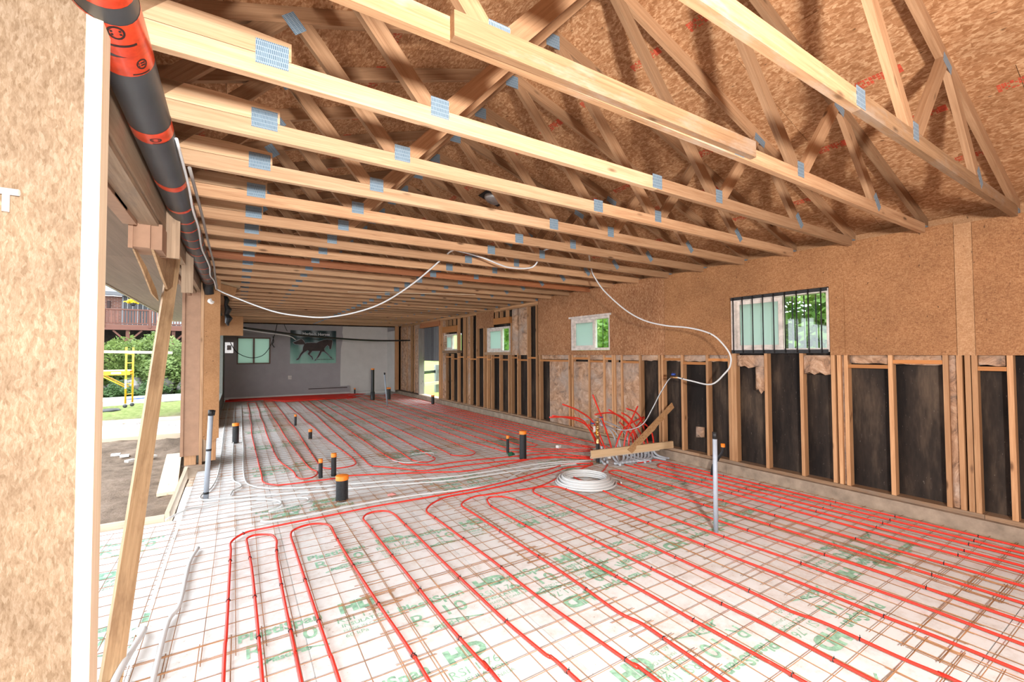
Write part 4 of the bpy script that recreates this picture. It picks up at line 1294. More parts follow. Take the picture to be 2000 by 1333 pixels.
# ================================================================== TUBE MANIFOLD
br = empty('tube_bracket', (5.0, 4.7, 0.14), 'new wooden bracket board holding the bundle of tube ends', 'bracket')
board('front_board', (4.40, 4.87, 0.185), (5.68, 4.45, 0.255), 0.10, 0.038, (0.3, 1, 0), M['bracket'], br)
board('lower_strip', (4.42, 4.905, 0.125), (5.50, 4.56, 0.185), 0.035, 0.03, (0.3, 1, 0), M['form'], br)
M['osb_cut'] = osb('scrap_board', (0.34, 0.17, 0.07), (0.46, 0.26, 0.12), (0.55, 0.34, 0.18), (1, 1, 1), (1, 1, 1), 60)
dg = MB().prism([(-0.50, -0.045), (-0.12, -0.052), (0.02, -0.06), (0.10, -0.045), (0.22, -0.055), (0.30, -0.04), (0.50, -0.045), (0.52, 0.04), (-0.52, 0.05)], 'Y', -0.009, 0.009)
Fx = frame((4.98, 4.66, 0.19), (5.72, 4.48, 0.83), (0.2, 1, 0))
Fx.translation = Vector((5.35, 4.57, 0.52))
tag(dg.build('scrap_board', M['osb_cut'], None, Fx), 'torn strip of wood board leaning across the bundle of red tubes', 'board')
STUBS = [
    [(4.77, 5.15, .22), (4.53, 5.15, .6), (4.25, 5.15, .7), (3.86, 5.15, .73)], [(4.84, 5.2, .22), (4.64, 5.2, .51), (4.37, 5.2, .65), (3.95, 5.2, .74)],
    [(4.89, 5.1, .18), (4.66, 5.1, .59), (4.37, 5.1, .79), (4.06, 5.1, .91)], [(4.93, 5.0, .2), (4.83, 5.0, .46), (4.71, 5.0, .73), (4.56, 5.0, 1.03)],
    [(4.97, 5.25, .15), (4.9, 5.25, .31), (4.79, 5.25, .45), (4.69, 5.25, .54)], [(4.98, 4.95, .21), (5.1, 4.95, .42), (5.31, 4.95, .54), (5.61, 4.95, .62)],
    [(5.11, 4.9, .25), (5.18, 4.9, .44), (5.29, 4.9, .63), (5.42, 4.9, .81)], [(5.44, 4.95, .2), (5.34, 4.95, .44), (5.14, 4.95, .62), (4.84, 4.95, .79)],
    [(5.55, 5.0, .18), (5.46, 5.0, .37), (5.21, 5.0, .62), (4.92, 5.0, .73), (4.6, 5.0, .73)], [(5.5, 4.85, .22), (5.41, 4.85, .4), (5.2, 4.85, .64), (5.01, 4.85, .74)],
    [(5.64, 4.9, .21), (5.56, 4.9, .43), (5.43, 4.9, .68), (5.17, 4.9, .79)], [(5.6, 4.75, .26), (5.56, 4.75, .4), (5.45, 4.75, .52), (5.3, 4.75, .61)],
    [(5.22, 4.9, .33), (5.37, 4.9, .48), (5.57, 4.9, .62)], [(5.4, 5.0, .3), (5.25, 5.0, .46), (5.12, 5.0, .57)]]
for i, s in enumerate(STUBS):
    b0 = Vector(s[0])
    down = [(b0.x - .01, b0.y - .01, 0.10), (b0.x - .03, b0.y - .03, 0.035)]
    o = empty('tube_end', (b0.x, b0.y, 0), ['lowest red tube end arching far left behind the valve', 'red tube end arching far left, just above the lowest one', 'highest of the red tube ends that arch left past the valve',
        'straight red tube end standing tallest of the bundle', 'short red tube end close behind the valve riser', 'red tube end curving right, starting left of the scrap board', 'straight red tube end leaning right, highest at the right side',
        'red tube end bending left to the top of the crossing group', 'long red tube end bending left almost level behind the valve', 'red tube end bending left in the middle of the crossing group', 'red tube end bending left, second from the right',
        'rightmost red tube end, curving left behind the scrap board', 'short red tube end pointing right, ending near the wall', 'short red tube end pointing left in the crossing group'][i], 'tube', 'red tube ends at the manifold')
    hose('tube', [down[0]] + s, 0.0115, M['pex_red'], o, sub=5)
    # grey bend sleeve down to the floor
    dirx = -0.16 if i < 6 else 0.10
    fy = -0.22 if i % 3 else -0.34
    hose('bend_sleeve', [(b0.x - .005, b0.y - .005, 0.17), (b0.x - .012, b0.y - .02, 0.10), (b0.x + dirx * .25, b0.y + fy * .3, 0.045), (b0.x + dirx * .7, b0.y + fy * .75, 0.024), (b0.x + dirx, b0.y + fy, 0.022)], 0.018, M['pex_grey'], o, sub=4)
for i in range(9):
    x = 5.02 + i * 0.065; y = 4.83 - i * 0.012
    hose('bend_sleeve', [(x + .03, y + .05, 0.15), (x + .015, y + .01, 0.085), (x - .05, y - .04, 0.038), (x - .15, y - .075, 0.024), (x - .27, y - .08, 0.022)], 0.018, M['pex_grey'], None,
         label='grey bend sleeve in the close row under the bracket board, %s from the left' % ORD[i], cat='conduit', group='grey bend sleeves under the bracket')
for i, s in enumerate(([(5.18, 5.05, .17), (5.11, 5.05, .37), (4.96, 5.05, .49), (4.77, 5.05, .55)], [(5.17, 5.1, .16), (5.05, 5.1, .4), (4.87, 5.1, .53), (4.73, 5.1, .59)], [(5.51, 5.2, .22), (5.36, 5.2, .41), (5.15, 5.2, .51), (4.97, 5.2, .57), (4.68, 5.2, .62), (4.41, 5.2, .66)])):
    b0 = s[0]
    hose('white_tube_end', [(b0[0], b0[1] - .02, 0.04)] + s, 0.0115, M['pex_grey'], None, label=['lower pale grey tube end arching left behind the scrap board', 'upper pale grey tube end arching left to the valve', 'longest pale grey tube end reaching left past the valve'][i], cat='tube', group='pale tube ends at the manifold')
# valve on a black riser
va = empty('valve_riser', (4.64, 4.985, 0), 'brass valve with blue handles on a black riser pipe', 'valve')
MB().lathe([(0.027, 0), (0.027, 0.30)], (4.64, 4.985, 0), 14).build('riser', M['abs'], va)
MB().lathe([(0.0285, .295), (0.0285, .33), (0.024, .335), (0.024, .40), (0.030, .40), (0.030, .44), (0.018, .445), (0.018, .50), (0.027, .50), (0.027, .53), (0.02, .535), (0.02, .60), (0.028, .60), (0.028, .63), (0.016, .635), (0.016, .68), (0.0005, .682)], (4.64, 4.985, 0), 12).build('brass_body', M['brass'], va)
MB().tube([(4.55, 4.98, .55), (4.64, 4.98, .57)], 0.014, 10).build('side_outlet', M['brass'], va)
MB().lathe([(0.0005, 0), (0.03, 0), (0.03, .012), (0.0005, .012)], (4.53, 4.98, .60), 8).build('blue_handle', M['blue'], va)
MB().lathe([(0.0005, 0), (0.026, 0), (0.026, .012), (0.0005, .012)], (4.70, 4.97, .68), 8).build('blue_handle', M['blue'], va)
MB().tube([(4.60, 4.98, .70), (4.68, 4.97, .68)], 0.008, 8).build('lever', M['steel'], va)
box('tag', (4.525, 4.955, .48), (4.565, 4.957, .565), M['plastic_white'], va)
box('yellow_tag', (4.578, 4.953, .43), (4.598, 4.955, .51), M['yellow'], va)
cu_ = MB().lathe([(0.035, 0), (0.05, .11), (0.046, .11), (0.032, .004), (0.0005, .004)], (4.93, 5.05, .02), 16).build('foam_cup', M['plastic_white'])
tag(cu_, 'white cup standing among the red tubes', 'cup')
tag(MB().box((-.04, -.03, 0), (.04, .03, .045)).build('foam_block', M['plastic_white'], None, Matrix.Translation((4.72, 6.05, .03)) @ Matrix.Rotation(.3, 4, 'Z')), 'small white foam block on the red tubes left of the manifold', 'block')
rg = MB()
rr = random.Random(21)
tag(rg.add([(-.07, -.03, .0), (-.02, -.05, .02), (.05, -.03, .015), (.07, .02, .03), (.02, .05, .045), (-.05, .04, .04), (0, 0, .07)], [(0, 1, 6), (1, 2, 6), (2, 3, 6), (3, 4, 6), (4, 5, 6), (5, 0, 6), (5, 4, 3, 2, 1, 0)]).build('green_rag', flat('green_cloth', (0.01, 0.10, 0.05)), None, Matrix.Translation((3.72, 5.98, .03))),
    'crumpled dark green scrap beside the tall black stub', 'rag')
tag(MB().add([(-.05, -.03, .0), (.05, -.03, .0), (.06, .03, .0), (-.04, .04, .0), (0, 0, .022), (.02, .03, .018)], [(0, 1, 4), (1, 2, 4), (2, 5, 4), (3, 0, 4), (5, 3, 4), (2, 3, 5), (3, 2, 1, 0)]).build('pink_scrap', flat('pink_plastic', (0.72, 0.32, 0.30)), None, Matrix.Translation((1.55, 5.15, .014))),
    'small pink plastic scrap on the mesh near the thick stub', 'scrap')

# ================================================================== HANGING WATER TUBE
hw = empty('hanging_water_tube', (1.1, 6.7, 2.19), 'white water tube slung from the ceiling across the room to the right wall', 'tube')
hose('slung_run', [(-0.27, 7.75, 2.63), (-0.1, 7.6, 2.53), (0.42, 7.2, 2.29), (0.8, 6.95, 2.21), (1.09, 6.7, 2.19), (1.42, 6.35, 2.25), (1.7, 6.0, 2.37), (1.98, 5.62, 2.60), (2.21, 5.28, 2.86), (2.28, 5.08, 2.955), (2.32, 4.93, 2.93), (2.62, 4.86, 2.865), (2.85, 4.84, 2.80), (3.03, 4.83, 2.775), (3.3, 4.75, 2.80), (3.35, 4.6, 2.97), (3.3, 4.4, 2.97), (3.3, 4.2, 2.95), (3.5, 4.1, 2.96), (3.9, 4.35, 3.0), (4.4, 4.85, 2.99), (4.62, 5.06, 2.93)], 0.0105, M['pex_white'], hw, sub=5)
hose('wall_run', [(4.62, 5.06, 2.93), (4.70, 5.10, 2.86), (4.75, 4.93, 2.61), (4.9, 4.66, 2.31), (5.0, 4.38, 2.13), (5.1, 4.08, 2.04), (5.15, 3.79, 2.0), (5.18, 3.55, 1.94), (5.2, 3.38, 1.85), (5.25, 3.24, 1.65), (5.28, 3.25, 1.50), (5.3, 3.34, 1.39), (5.3, 3.53, 1.24), (5.3, 3.83, 1.27), (5.3, 4.07, 1.31)], 0.0105, M['pex_white'], hw, sub=5)
hose('supply_hose', [(5.3, 4.16, 1.30), (5.3, 4.22, 1.25), (5.27, 4.36, 1.02), (5.24, 4.46, .82), (5.2, 4.61, .58), (5.12, 4.82, .475), (5.02, 4.95, .475), (4.86, 5.02, .54), (4.70, 5.02, .63)], 0.0085, M['steel'], hw, sub=5)
MB().tube([(5.3, 4.05, 1.305), (5.3, 4.17, 1.305)], 0.014, 8).build('valve_body', M['brass'], hw)
MB().lathe([(0.0005, 0), (0.028, 0), (0.034, .012), (0.028, .03), (0.0005, .03)], (5.3, 4.12, 1.335), 8).build('blue_handle', M['blue'], hw)
for p in ((5.19, 3.46, 1.90), (5.3, 3.97, 1.295)):
    MB().tube([(p[0], p[1] - .006, p[2]), (p[0], p[1] + .006, p[2])], 0.0125, 8).build('band', M['tie'], hw)

# ================================================================== DUCT UNDER THE CEILING AT LEFT
du = empty('drain_duct', (-0.36, 4.7, 2.66), 'long dark grey duct with red tape bands along the left eave', 'duct')
DX, DZ, DR = -0.355, 2.745, 0.083
ax = lambda y: (DX + 0.004 * math.sin(y), y, DZ - 0.010 * (y - 2) / 6)
MB().tube([ax(0.9 + .29 * k) for k in range(24)], DR, 28, smooth=True).build('duct', M['abs_grey'], du)


def tape_band(y0, y1, skew=0.0, rad=1.012):
    mb = MB(); vs = []; fs = []; n = 28
    for y, s in ((y0, -1), (y1, 1)):
        for k in range(n):
            a = 2 * math.pi * k / n
            cx_, cy_, cz_ = ax(y)
            vs.append((cx_ + DR * rad * math.cos(a), cy_ + skew * math.cos(a + .6), cz_ + DR * rad * math.sin(a)))
    for k in range(n):
        fs.append((k, (k + 1) % n, n + (k + 1) % n, n + k))
    mb.add(vs, fs, True)
    return mb.build('tape_band', M['tape'], du)


for y0, y1, sk in ((1.30, 1.66, .02), (1.73, 1.90, .03), (1.94, 2.06, -.02), (2.55, 2.66, -.02), (3.28, 3.36, .02), (3.83, 3.88, -.02), (4.12, 4.16, .02), (4.42, 4.46, -.02), (4.72, 4.75, .02), (5.05, 5.09, .0), (5.4, 5.43, .02), (5.8, 5.83, -.02), (6.2, 6.23, .02), (6.6, 6.63, 0), (7.0, 7.03, .02), (7.4, 7.43, -.02)):
    tape_band(y0, y1, sk)
# printed oval marks and lines on the tape


def mark(y, a0, wa, wy, oval=True):
    n = 16; vs = []; fs = []
    if oval:
        ring = []
        for rad_ in (1.0, 0.72):
            for k in range(n):
                t = 2 * math.pi * k / n
                a = a0 + wa * rad_ * math.cos(t); yy = y + wy * rad_ * math.sin(t)
                cx_, cy_, cz_ = ax(yy)
                vs.append((cx_ + DR * 1.016 * math.cos(a), yy, cz_ + DR * 1.016 * math.sin(a)))
        for k in range(n): fs.append((k, (k + 1) % n, n + (k + 1) % n, n + k))
        for yy0 in (-0.35, 0.1):
            q = []
            for da, dy in ((-.6, 0), (.6, 0), (.6, .3), (-.6, .3)):
                a = a0 + wa * da; yy = y + wy * (yy0 + dy)
                cx_, cy_, cz_ = ax(yy); q.append((cx_ + DR * 1.016 * math.cos(a), yy, cz_ + DR * 1.016 * math.sin(a)))
            i0 = len(vs); vs += q; fs.append((i0, i0 + 1, i0 + 2, i0 + 3))
    else:
        m_ = 6
        for k in range(m_ + 1):
            a = a0 - wa + 2 * wa * k / m_
            for yy in (y - wy, y + wy):
                cx_, cy_, cz_ = ax(yy); vs.append((cx_ + DR * 1.016 * math.cos(a), yy, cz_ + DR * 1.016 * math.sin(a)))
        for k in range(m_): fs.append((2 * k, 2 * k + 2, 2 * k + 3, 2 * k + 1))
    MB().add(vs, fs).build('printed_mark', M['ink'], du)


d90 = math.radians(-75)
mark(1.79, d90, .28, .035); mark(1.86, d90 + .1, .45, .006, False); mark(1.975, d90 + .5, .22, .03); mark(2.03, d90 + .4, .35, .004, False)
mark(1.60, d90, .4, .006, False); mark(2.60, d90, .28, .022); mark(2.64, d90 + .2, .4, .004, False)
# clear plastic wrap end and torn foil at the post
MB().tube([ax(7.55), ax(7.72), (DX - .01, 7.80, DZ - .09), (DX + .005, 7.83, DZ - .19)], [DR, DR * .97, DR * .8, DR * .7], 18).build('wrapped_end', M['abs'], du)
rr = random.Random(2)
fv = []
for k in range(9):
    a = 2 * math.pi * k / 9
    q = rr.uniform(.02, .05)
    fv.append((DX + .02 + q * math.cos(a), 7.80 + rr.uniform(-.02, .01), DZ - .30 + q * math.sin(a)))
fv.append((DX + .02, 7.83, DZ - .29)); fv.append((DX + .02, 7.76, DZ - .31))
MB().add(fv, [(k, (k + 1) % 9, 9) for k in range(9)] + [((k + 1) % 9, k, 10) for k in range(9)]).build('torn_foil', M['plastic_white'], du)
cb = hose('cable', [(-0.265, 2.7, 2.73), (-0.262, 3.3, 2.70), (-0.27, 3.75, 2.67), (-0.265, 4.2, 2.655), (-0.285, 4.9, 2.645), (-0.275, 5.4, 2.64), (-0.27, 6.0, 2.65), (-0.285, 6.5, 2.63), (-0.265, 7.0, 2.64), (-0.26, 7.5, 2.60), (-0.262, 7.72, 2.62)], 0.0075, M['pex_white'], None, label='white cable sagging along the dark duct', cat='cable')
cb2 = hose('cable', [(-0.25, 3.2, 2.77), (-0.245, 4.2, 2.765), (-0.245, 5.2, 2.745), (-0.24, 6.2, 2.73), (-0.25, 6.9, 2.69), (-0.25, 7.5, 2.64), (-0.26, 7.75, 2.62)], 0.010, glass_mat('plastic_film', milky=(0.62, 0.60, 0.57)), None, label='pale plastic film strip hanging off the far end of the dark duct', cat='film')

# ================================================================== HEADER OVER THE OPENING
hd = empty('opening_header', (-0.55, 4.8, 2.5), 'old header beam with brown trim over the wide left opening', 'beam')
board('beam_ply', (-0.475, 1.87, 2.70), (-0.475, 7.86, 2.70), 0.24, 0.045, (1, 0, 0), M['beam'], hd)
board('beam_ply', (-0.53, 1.87, 2.69), (-0.53, 7.86, 2.69), 0.26, 0.045, (1, 0, 0), M['beam'], hd)
board('trim_board', (-0.585, 1.87, 2.665), (-0.585, 3.72, 2.665), 0.30, 0.05, (1, 0, 0), M['brown_paint'], hd)
board('trim_board', (-0.595, 1.87, 2.545), (-0.595, 3.70, 2.545), 0.075, 0.07, (1, 0, 0), M['brown_paint'], hd)
board('trim_board', (-0.51, 1.87, 2.55), (-0.51, 4.6, 2.55), 0.10, 0.03, (0, 0, 1), M['beam'], hd)
# cut-off box at the end of the trim and torn boards below it
box('header_stub', (-0.605, 3.78, 2.38), (-0.502, 4.05, 2.55), M['brown_paint'], hd)
box('header_stub', (-0.50, 3.79, 2.375), (-0.44, 4.02, 2.55), M['brown_paint'], hd)
box('header_stub', (-0.615, 3.77, 2.37), (-0.59, 3.79, 2.56), M['brown_paint'], hd)
MB().prism([(3.8, 2.375), (4.25, 2.26), (4.55, 2.20), (4.9, 2.27), (5.3, 2.35), (5.3, 2.55), (3.8, 2.55)], 'X', -0.50, -0.485).build('torn_panel', M['weathered'], hd)
MB().prism([(3.82, 2.37), (4.15, 2.29), (4.6, 2.16), (4.95, 2.14), (4.8, 2.22), (4.3, 2.33), (3.9, 2.385)], 'X', -0.60, -0.59).build('torn_strip', M['weathered'], hd)
board('trim_board', (-0.585, 4.5, 2.62), (-0.585, 7.86, 2.62), 0.20, 0.04, (1, 0, 0), M['brown_paint'], hd)
board('hanger_board', (-0.43, 4.1, 2.38), (-0.43, 4.1, 2.80), 0.12, 0.03, (0, 1, 0), M['beam'], hd)
board('hanger_board', (-0.44, 5.6, 2.30), (-0.44, 5.6, 2.80), 0.10, 0.03, (0, 1, 0), M['beam'], hd)
# leaning prop
br2 = board('prop_plank', (-0.531, 2.99, -0.09), (-0.50, 5.22, 2.71), 0.089, 0.038, (0.45, -0.9, 0.2), M['weathered'])
tag(br2, 'weathered plank propped diagonally in the left opening', 'plank')
# gusset boxes at the top of the left wall
gb = empty('wall_bulkhead', (-0.1, 12, 2.1), 'square wood board bulkhead hanging at the far left ceiling', 'panel')
box('front_panel', (-0.365, 11.98, 2.10), (0.12, 11.995, 2.55), M['osb_post'], gb)
box('side_frame', (0.06, 11.996, 2.12), (0.10, 12.25, 2.53), M['stud'], gb)
gs = empty('corner_box', (-0.15, 8.4, 2.55), 'small tilted wood box under the ceiling behind the left post', 'box')
Rg = Matrix.Translation((-0.13, 8.4, 2.70)) @ Matrix.Rotation(math.radians(12), 4, 'Y')
MB().box((-.12, -.008, -.09), (.11, .008, .07)).build('front_panel', M['osb_post'], gs, Rg)
MB().box((-.13, -.05, .072), (.15, .12, .11)).build('top_board', M['weathered'], gs, Rg)
MB().box((-.11, .01, -.09), (.09, .10, -.06)).build('bottom_strip', M['stud'], gs, Rg)

# ================================================================== THINGS ON THE END WALL
bn = empty('horse_banner', (2.58, YF - .02, 1.30), 'green banner with a trotting dark horse on the grey wall', 'banner')
mb = MB(); vs = []; fs = []
nx, nz = 24, 10
for j in range(nz + 1):
    for i in range(nx + 1):
        u, v = i / nx, j / nz
        vs.append((1.75 + 1.67 * u, YF - .016 - .010 * math.sin(u * 19 + v * 3) * (0.3 + .7 * v), 1.305 + 1.30 * v))
for j in range(nz):
    for i in range(nx):
        a = j * (nx + 1) + i
        fs.append((a, a + 1, a + nx + 2, a + nx + 1))
mb.add(vs, fs, True); mb.build('sheet', M['banner'], bn)
HP = [(200, 490), (330, 430), (440, 375), (490, 380), (560, 470), (590, 520), (640, 495), (780, 490), (950, 495), (1040, 445), (1180, 395), (1300, 380), (1400, 400), (1440, 390), (1490, 440), (1470, 530), (1440, 690), (1400, 735), (1370, 700), (1360, 620), (1310, 580), (1250, 640), (1210, 700), (1230, 780), (1320, 860), (1400, 960), (1470, 1010), (1450, 1035), (1420, 1020),
      (1350, 930), (1270, 860), (1190, 800), (1130, 800), (1080, 900), (1020, 985), (950, 1050), (930, 1095), (885, 1100), (900, 1070), (950, 1020), (1010, 900), (1060, 780), (820, 780), (760, 850), (740, 900), (820, 960), (845, 1050), (810, 1065), (795, 1000), (720, 930), (660, 870), (710, 780), (660, 755), (560, 820), (480, 900), (420, 1000), (380, 1060), (310, 1080), (305, 1050), (370, 1000), (430, 860), (500, 770), (510, 650), (545, 560), (450, 565), (280, 560), (210, 520)]


def bxy(p):  # crop pixels of the banner print to wall metres
    return (1.75 + (p[0] - 118) / (1600 - 118) * 1.67, 2.60 - (p[1] - 95) / (1190 - 95) * 1.30)


def flatpoly(name, pts, y, mat, par):
    from mathutils.geometry import tessellate_polygon
    tr = tessellate_polygon([[Vector((x, z, 0)) for x, z in pts]])
    return MB().add([(x, y, z) for x, z in pts], [tuple(t) for t in tr]).build(name, mat, par)


hp = [bxy(p) for p in HP]
M['horse'] = flat('dark_horse_print', (0.030, 0.014, 0.011), 0.5, var=0.6, scale=4)
M['horse_edge'] = flat('pale_print', (0.22, 0.24, 0.25), 0.5)
flatpoly('horse_print', hp, YF - .032, M['horse'], bn)
ol = MB()
for i, p in enumerate(hp):
    a, b = Vector(hp[i - 1]), Vector(p)
    if (b - a).length < 1e-4: continue
    n_ = Vector((-(b - a).y, (b - a).x)).normalized() * 0.010
    e_ = (b - a).normalized() * 0.006
    ol.add([(q.x, YF - .034, q.y) for q in (a - e_ + n_, a - e_ - n_, b + e_ - n_, b + e_ + n_)], [(0, 1, 2, 3)])
ol.build('horse_outline', M['horse_edge'], bn)


def wall_text(t, size, x, z, mat, par, off=0.0, sp=1.0, name='lettering'):
    me = text_mesh(t, size, mat, off, sp)
    return rebuild(name, me, par, Matrix.Translation((x, YF - .033, z)) @ Matrix.Rotation(math.pi / 2, 4, 'X'))


M['white_ink'] = flat('white_ink', (0.62, 0.63, 0.64), 0.6)
wall_text('Herbs', .15, 2.18, 2.42, M['white_ink'], bn, .004)
wall_text('Horses', .15, 2.74, 2.41, M['white_ink'], bn, .004)
wall_text('for', .055, 2.60, 2.48, M['white_ink'], bn, .001)
wall_text('Healthy', .055, 2.525, 2.425, M['white_ink'], bn, .001)
wall_text('Nutritional Supplements ... Naturally!', .065, 2.06, 2.345, M['horse_edge'], bn)
wall_text('www.herbsforhorses.com', .062, 2.70, 1.44, M['ink'], bn, .001)
eb = empty('breaker_box', (-0.24, YF, 1.72), 'open metal breaker box left of the end wall window', 'electrical box')
box('door', (-0.365, YF - .07, 1.72), (-0.11, YF - .01, 2.11), M['steel'], eb)
box('breakers', (-0.30, YF - .075, 1.83), (-0.17, YF - .0705, 2.0), M['ink'], eb)
for k in range(3):
    box('breaker_label', (-0.29, YF - .079, 1.845 + k * .05), (-0.18, YF - .0755, 1.87 + k * .05), M['plastic_white'], eb)
ou = empty('wall_outlet', (1.75, YF, .72), 'cream wall outlet below the banner edge', 'outlet')
box('plate', (1.69, YF - .012, .70), (1.81, YF - .001, .84), M['white_paint'], ou)
box('socket', (1.715, YF - .015, .785), (1.785, YF - .0125, .82), M['pale_paint'], ou)
box('socket', (1.715, YF - .015, .72), (1.785, YF - .0125, .755), M['pale_paint'], ou)
bh = empty('baseboard_heater', (3.1, YF, .12), 'grey baseboard heater under the banner', 'heater')
box('case', (2.25, YF - .07, .13), (3.93, YF - .032, .36), M['grey_paint'], bh)
box('vent_slot', (2.40, YF - .072, .285), (3.86, YF - .0705, .315), M['ink'], bh)
box('end_cap', (2.23, YF - .075, .12), (2.33, YF - .031, .37), M['grey_paint'], bh)
box('end_cap', (3.86, YF - .075, .12), (3.95, YF - .031, .37), M['grey_paint'], bh)
bp = hose('black_pipe', [(0.06, 12.3, 2.31), (0.8, 13.3, 2.27), (1.6, 14.2, 2.22), (2.6, 15.0, 2.18), (3.6, 15.6, 2.15), (4.6, 16.2, 2.15), (5.75, 16.75, 2.19)], 0.028, M['abs'], None, label='black plastic pipe strung across in front of the end wall', cat='pipe')
wb = hose('cable', [(0.06, 12.3, 2.28), (0.6, 13.0, 2.23), (1.2, 13.5, 2.17), (1.42, 13.9, 2.08)], 0.012, M['pex_white'], None, label='pale cable hanging under the black pipe near the bulkhead', cat='cable')
wc = hose('cable', [(-0.2, 18.8, 2.1), (0.0, 18.8, 1.75), (0.4, 18.8, 1.55), (0.8, 18.8, 1.62), (1.05, 18.8, 1.95), (1.2, 18.8, 2.4), (1.28, 18.8, 2.8)], 0.012, M['tie'], None, label='dark cable drooping across the end wall window', cat='cable')
wd = hose('cable', [(1.15, 18.8, 2.35), (1.17, 18.8, 2.15), (1.13, 18.8, 2.05), (1.2, 18.8, 1.93)], 0.014, M['tie'], None, label='short dark cable dangling right of the end wall window', cat='cable')
we = hose('cable', [(1.52, 18.8, 2.8), (1.58, 18.8, 2.65), (1.63, 18.8, 2.55)], 0.010, M['tie'], None, label='short wire stub hanging above the banner corner', cat='cable')
bgp = MB().tube([(-0.20, 9.2, 2.84), (-0.19, 9.2, 2.72), (-0.155, 9.2, 2.62), (-0.17, 9.19, 2.54), (-0.135, 9.2, 2.46), (-0.16, 9.21, 2.37), (-0.125, 9.2, 2.30), (-0.15, 9.2, 2.22), (-0.13, 9.2, 2.17)], [.01, .02, .04, .03, .055, .04, .06, .035, .01], 9, smooth=False).build('plastic_bag', M['abs'], label='bunched black plastic hanging behind the left post', cat='plastic')

# ================================================================== OUTSIDE LEFT
gd = empty('ground_left', (-3, 10, -.1), 'bare soil and grass outside the wide opening', kind='structure')
rr = random.Random(4)
mb = MB(); vs = []; fs = []
NX, NY = 60, 110
for j in range(NY + 1):
    for i in range(NX + 1):
        x = -9 + 8.45 * i / NX; y = 1.9 + 26 * j / NY
        h = -0.09 + 0.02 * math.sin(x * 3.1 + y * 2.3) + rr.uniform(-.02, .02)
        if 9.8 < y < 11.2: h += 0.10 * math.exp(-((y - 10.6) / .4) ** 2) * (0.6 + .4 * math.sin(x * 5)) + rr.uniform(0, .05)
        if y < 5.9 and x > -2.4: h = -0.14
        vs.append((x, y, h))
for j in range(NY):
    for i in range(NX):
        a = j * (NX + 1) + i
        fs.append((a, a + 1, a + NX + 2, a + NX + 1))
mb.add(vs, fs, True); mb.build('soil', M['soil'], gd)
ap = empty('apron_floor', (-1.0, 3.8, -.05), 'white foam apron outside the left slab edge', kind='structure')
for x0, x1, y0, y1 in ((-1.70, -0.50, 3.10, 5.62), (-2.95, -1.706, 1.9, 5.62), (-1.70, -0.66, 2.75, 3.095)):
    box('foam_board', (x0, y0, -.08), (x1, y1, -.012), M['foam_clean'], ap)
fap = [c for c in ap.children][0]
for x, y in ((-1.05, 3.45), (-1.55, 4.3), (-1.0, 5.0)):
    rebuild('print', print_me, fap, Matrix.Translation((x, y, -.0110)))
am = mesh_sheet(8, 17, seed=8)
tag(rebuild('wire_mesh_sheet', am, None, Matrix.Translation((-1.56, 3.02, -.006))), 'rusty wire mesh sheet on the white apron outside the opening', 'wire mesh')
fo = [((-2.9, 5.66, 0.0), (-0.60, 5.66, 0.0), .10, 'new form board across the near end of the dug soil'), ((-0.575, 5.62, 0.0), (-0.585, 7.75, 0.0), .16, 'new form board running back to the left post footing'),
      ((-4.5, 11.9, -.06), (-0.9, 11.75, -.06), .12, 'form board on the near side of the far white footing strip'), ((-4.5, 14.6, -.02), (-0.9, 14.6, -.02), .12, 'form board on the far side of the white footing strip')]
for a, b, w, lab in fo:
    hv = Vector(b) - Vector(a)
    tag(board('form_board', a, b, w, 0.038, Vector((-hv.y, hv.x, 0)), M['form']), lab, 'board')
tag(box('footing_foam', (-4.5, 11.95, -.15), (-0.9, 14.55, -.06), M['foam']), 'white foam strip between two far form boards', 'foam')
tag(rebuild('wire_mesh_sheet', am, None, Matrix.Translation((-1.4, 12.2, -.058)) @ Matrix.Rotation(math.pi / 2, 4, 'Z')), 'rusty wire mesh sheet in the far white footing strip', 'wire mesh')
tag(board('loose_board', (-0.71, 6.88, -.045), (-0.89, 9.5, -.045), 0.20, 0.038, (0, 0, 1), M['new_pine']), 'pale loose board lying on the soil by the left post', 'board')
for i, (x, y) in enumerate(((-1.75, 10.1), (-1.45, 9.4), (-1.78, 8.7), (-1.2, 9.6), (-1.6, 9.9))):
    t = MB().box((-.06, -.04, 0), (.06, .04, .035)).build('foam_scrap', M['plastic_white'], None, Matrix.Translation((x, y, -.07)) @ Matrix.Rotation(i * .8, 4, 'Z'))
    tag(t, 'small white foam scrap on the dug soil, %s nearest the camera' % ORD[[4, 1, 0, 2, 3][i]], 'scrap', 'white scraps on the soil')
fp = empty('foam_sheet_pile', (-3.0, 21.5, -.1), 'low pile of white foam sheets with blue wrap on the grass', 'foam')
MB().prism([(-4.6, 19.9), (-1.2, 21.6), (-0.9, 23.0), (-4.4, 22.2)], 'Z', -.1, .06).build('sheets', M['foam_clean'], fp)
MB().prism([(-3.45, 20.6), (-2.9, 20.9), (-2.75, 21.5), (-3.3, 21.2)], 'Z', .061, .07).build('blue_wrap', M['blue'], fp)
tag(MB().lathe([(0.0005, 0), (.22, .0), (.27, .03), (.22, .08), (.12, .09), (.0005, .08)], (-3.35, 18.4, -.1), 14).build('rubber_tub', M['abs_grey']), 'low grey tub on the ground near the yellow scaffold', 'tub')

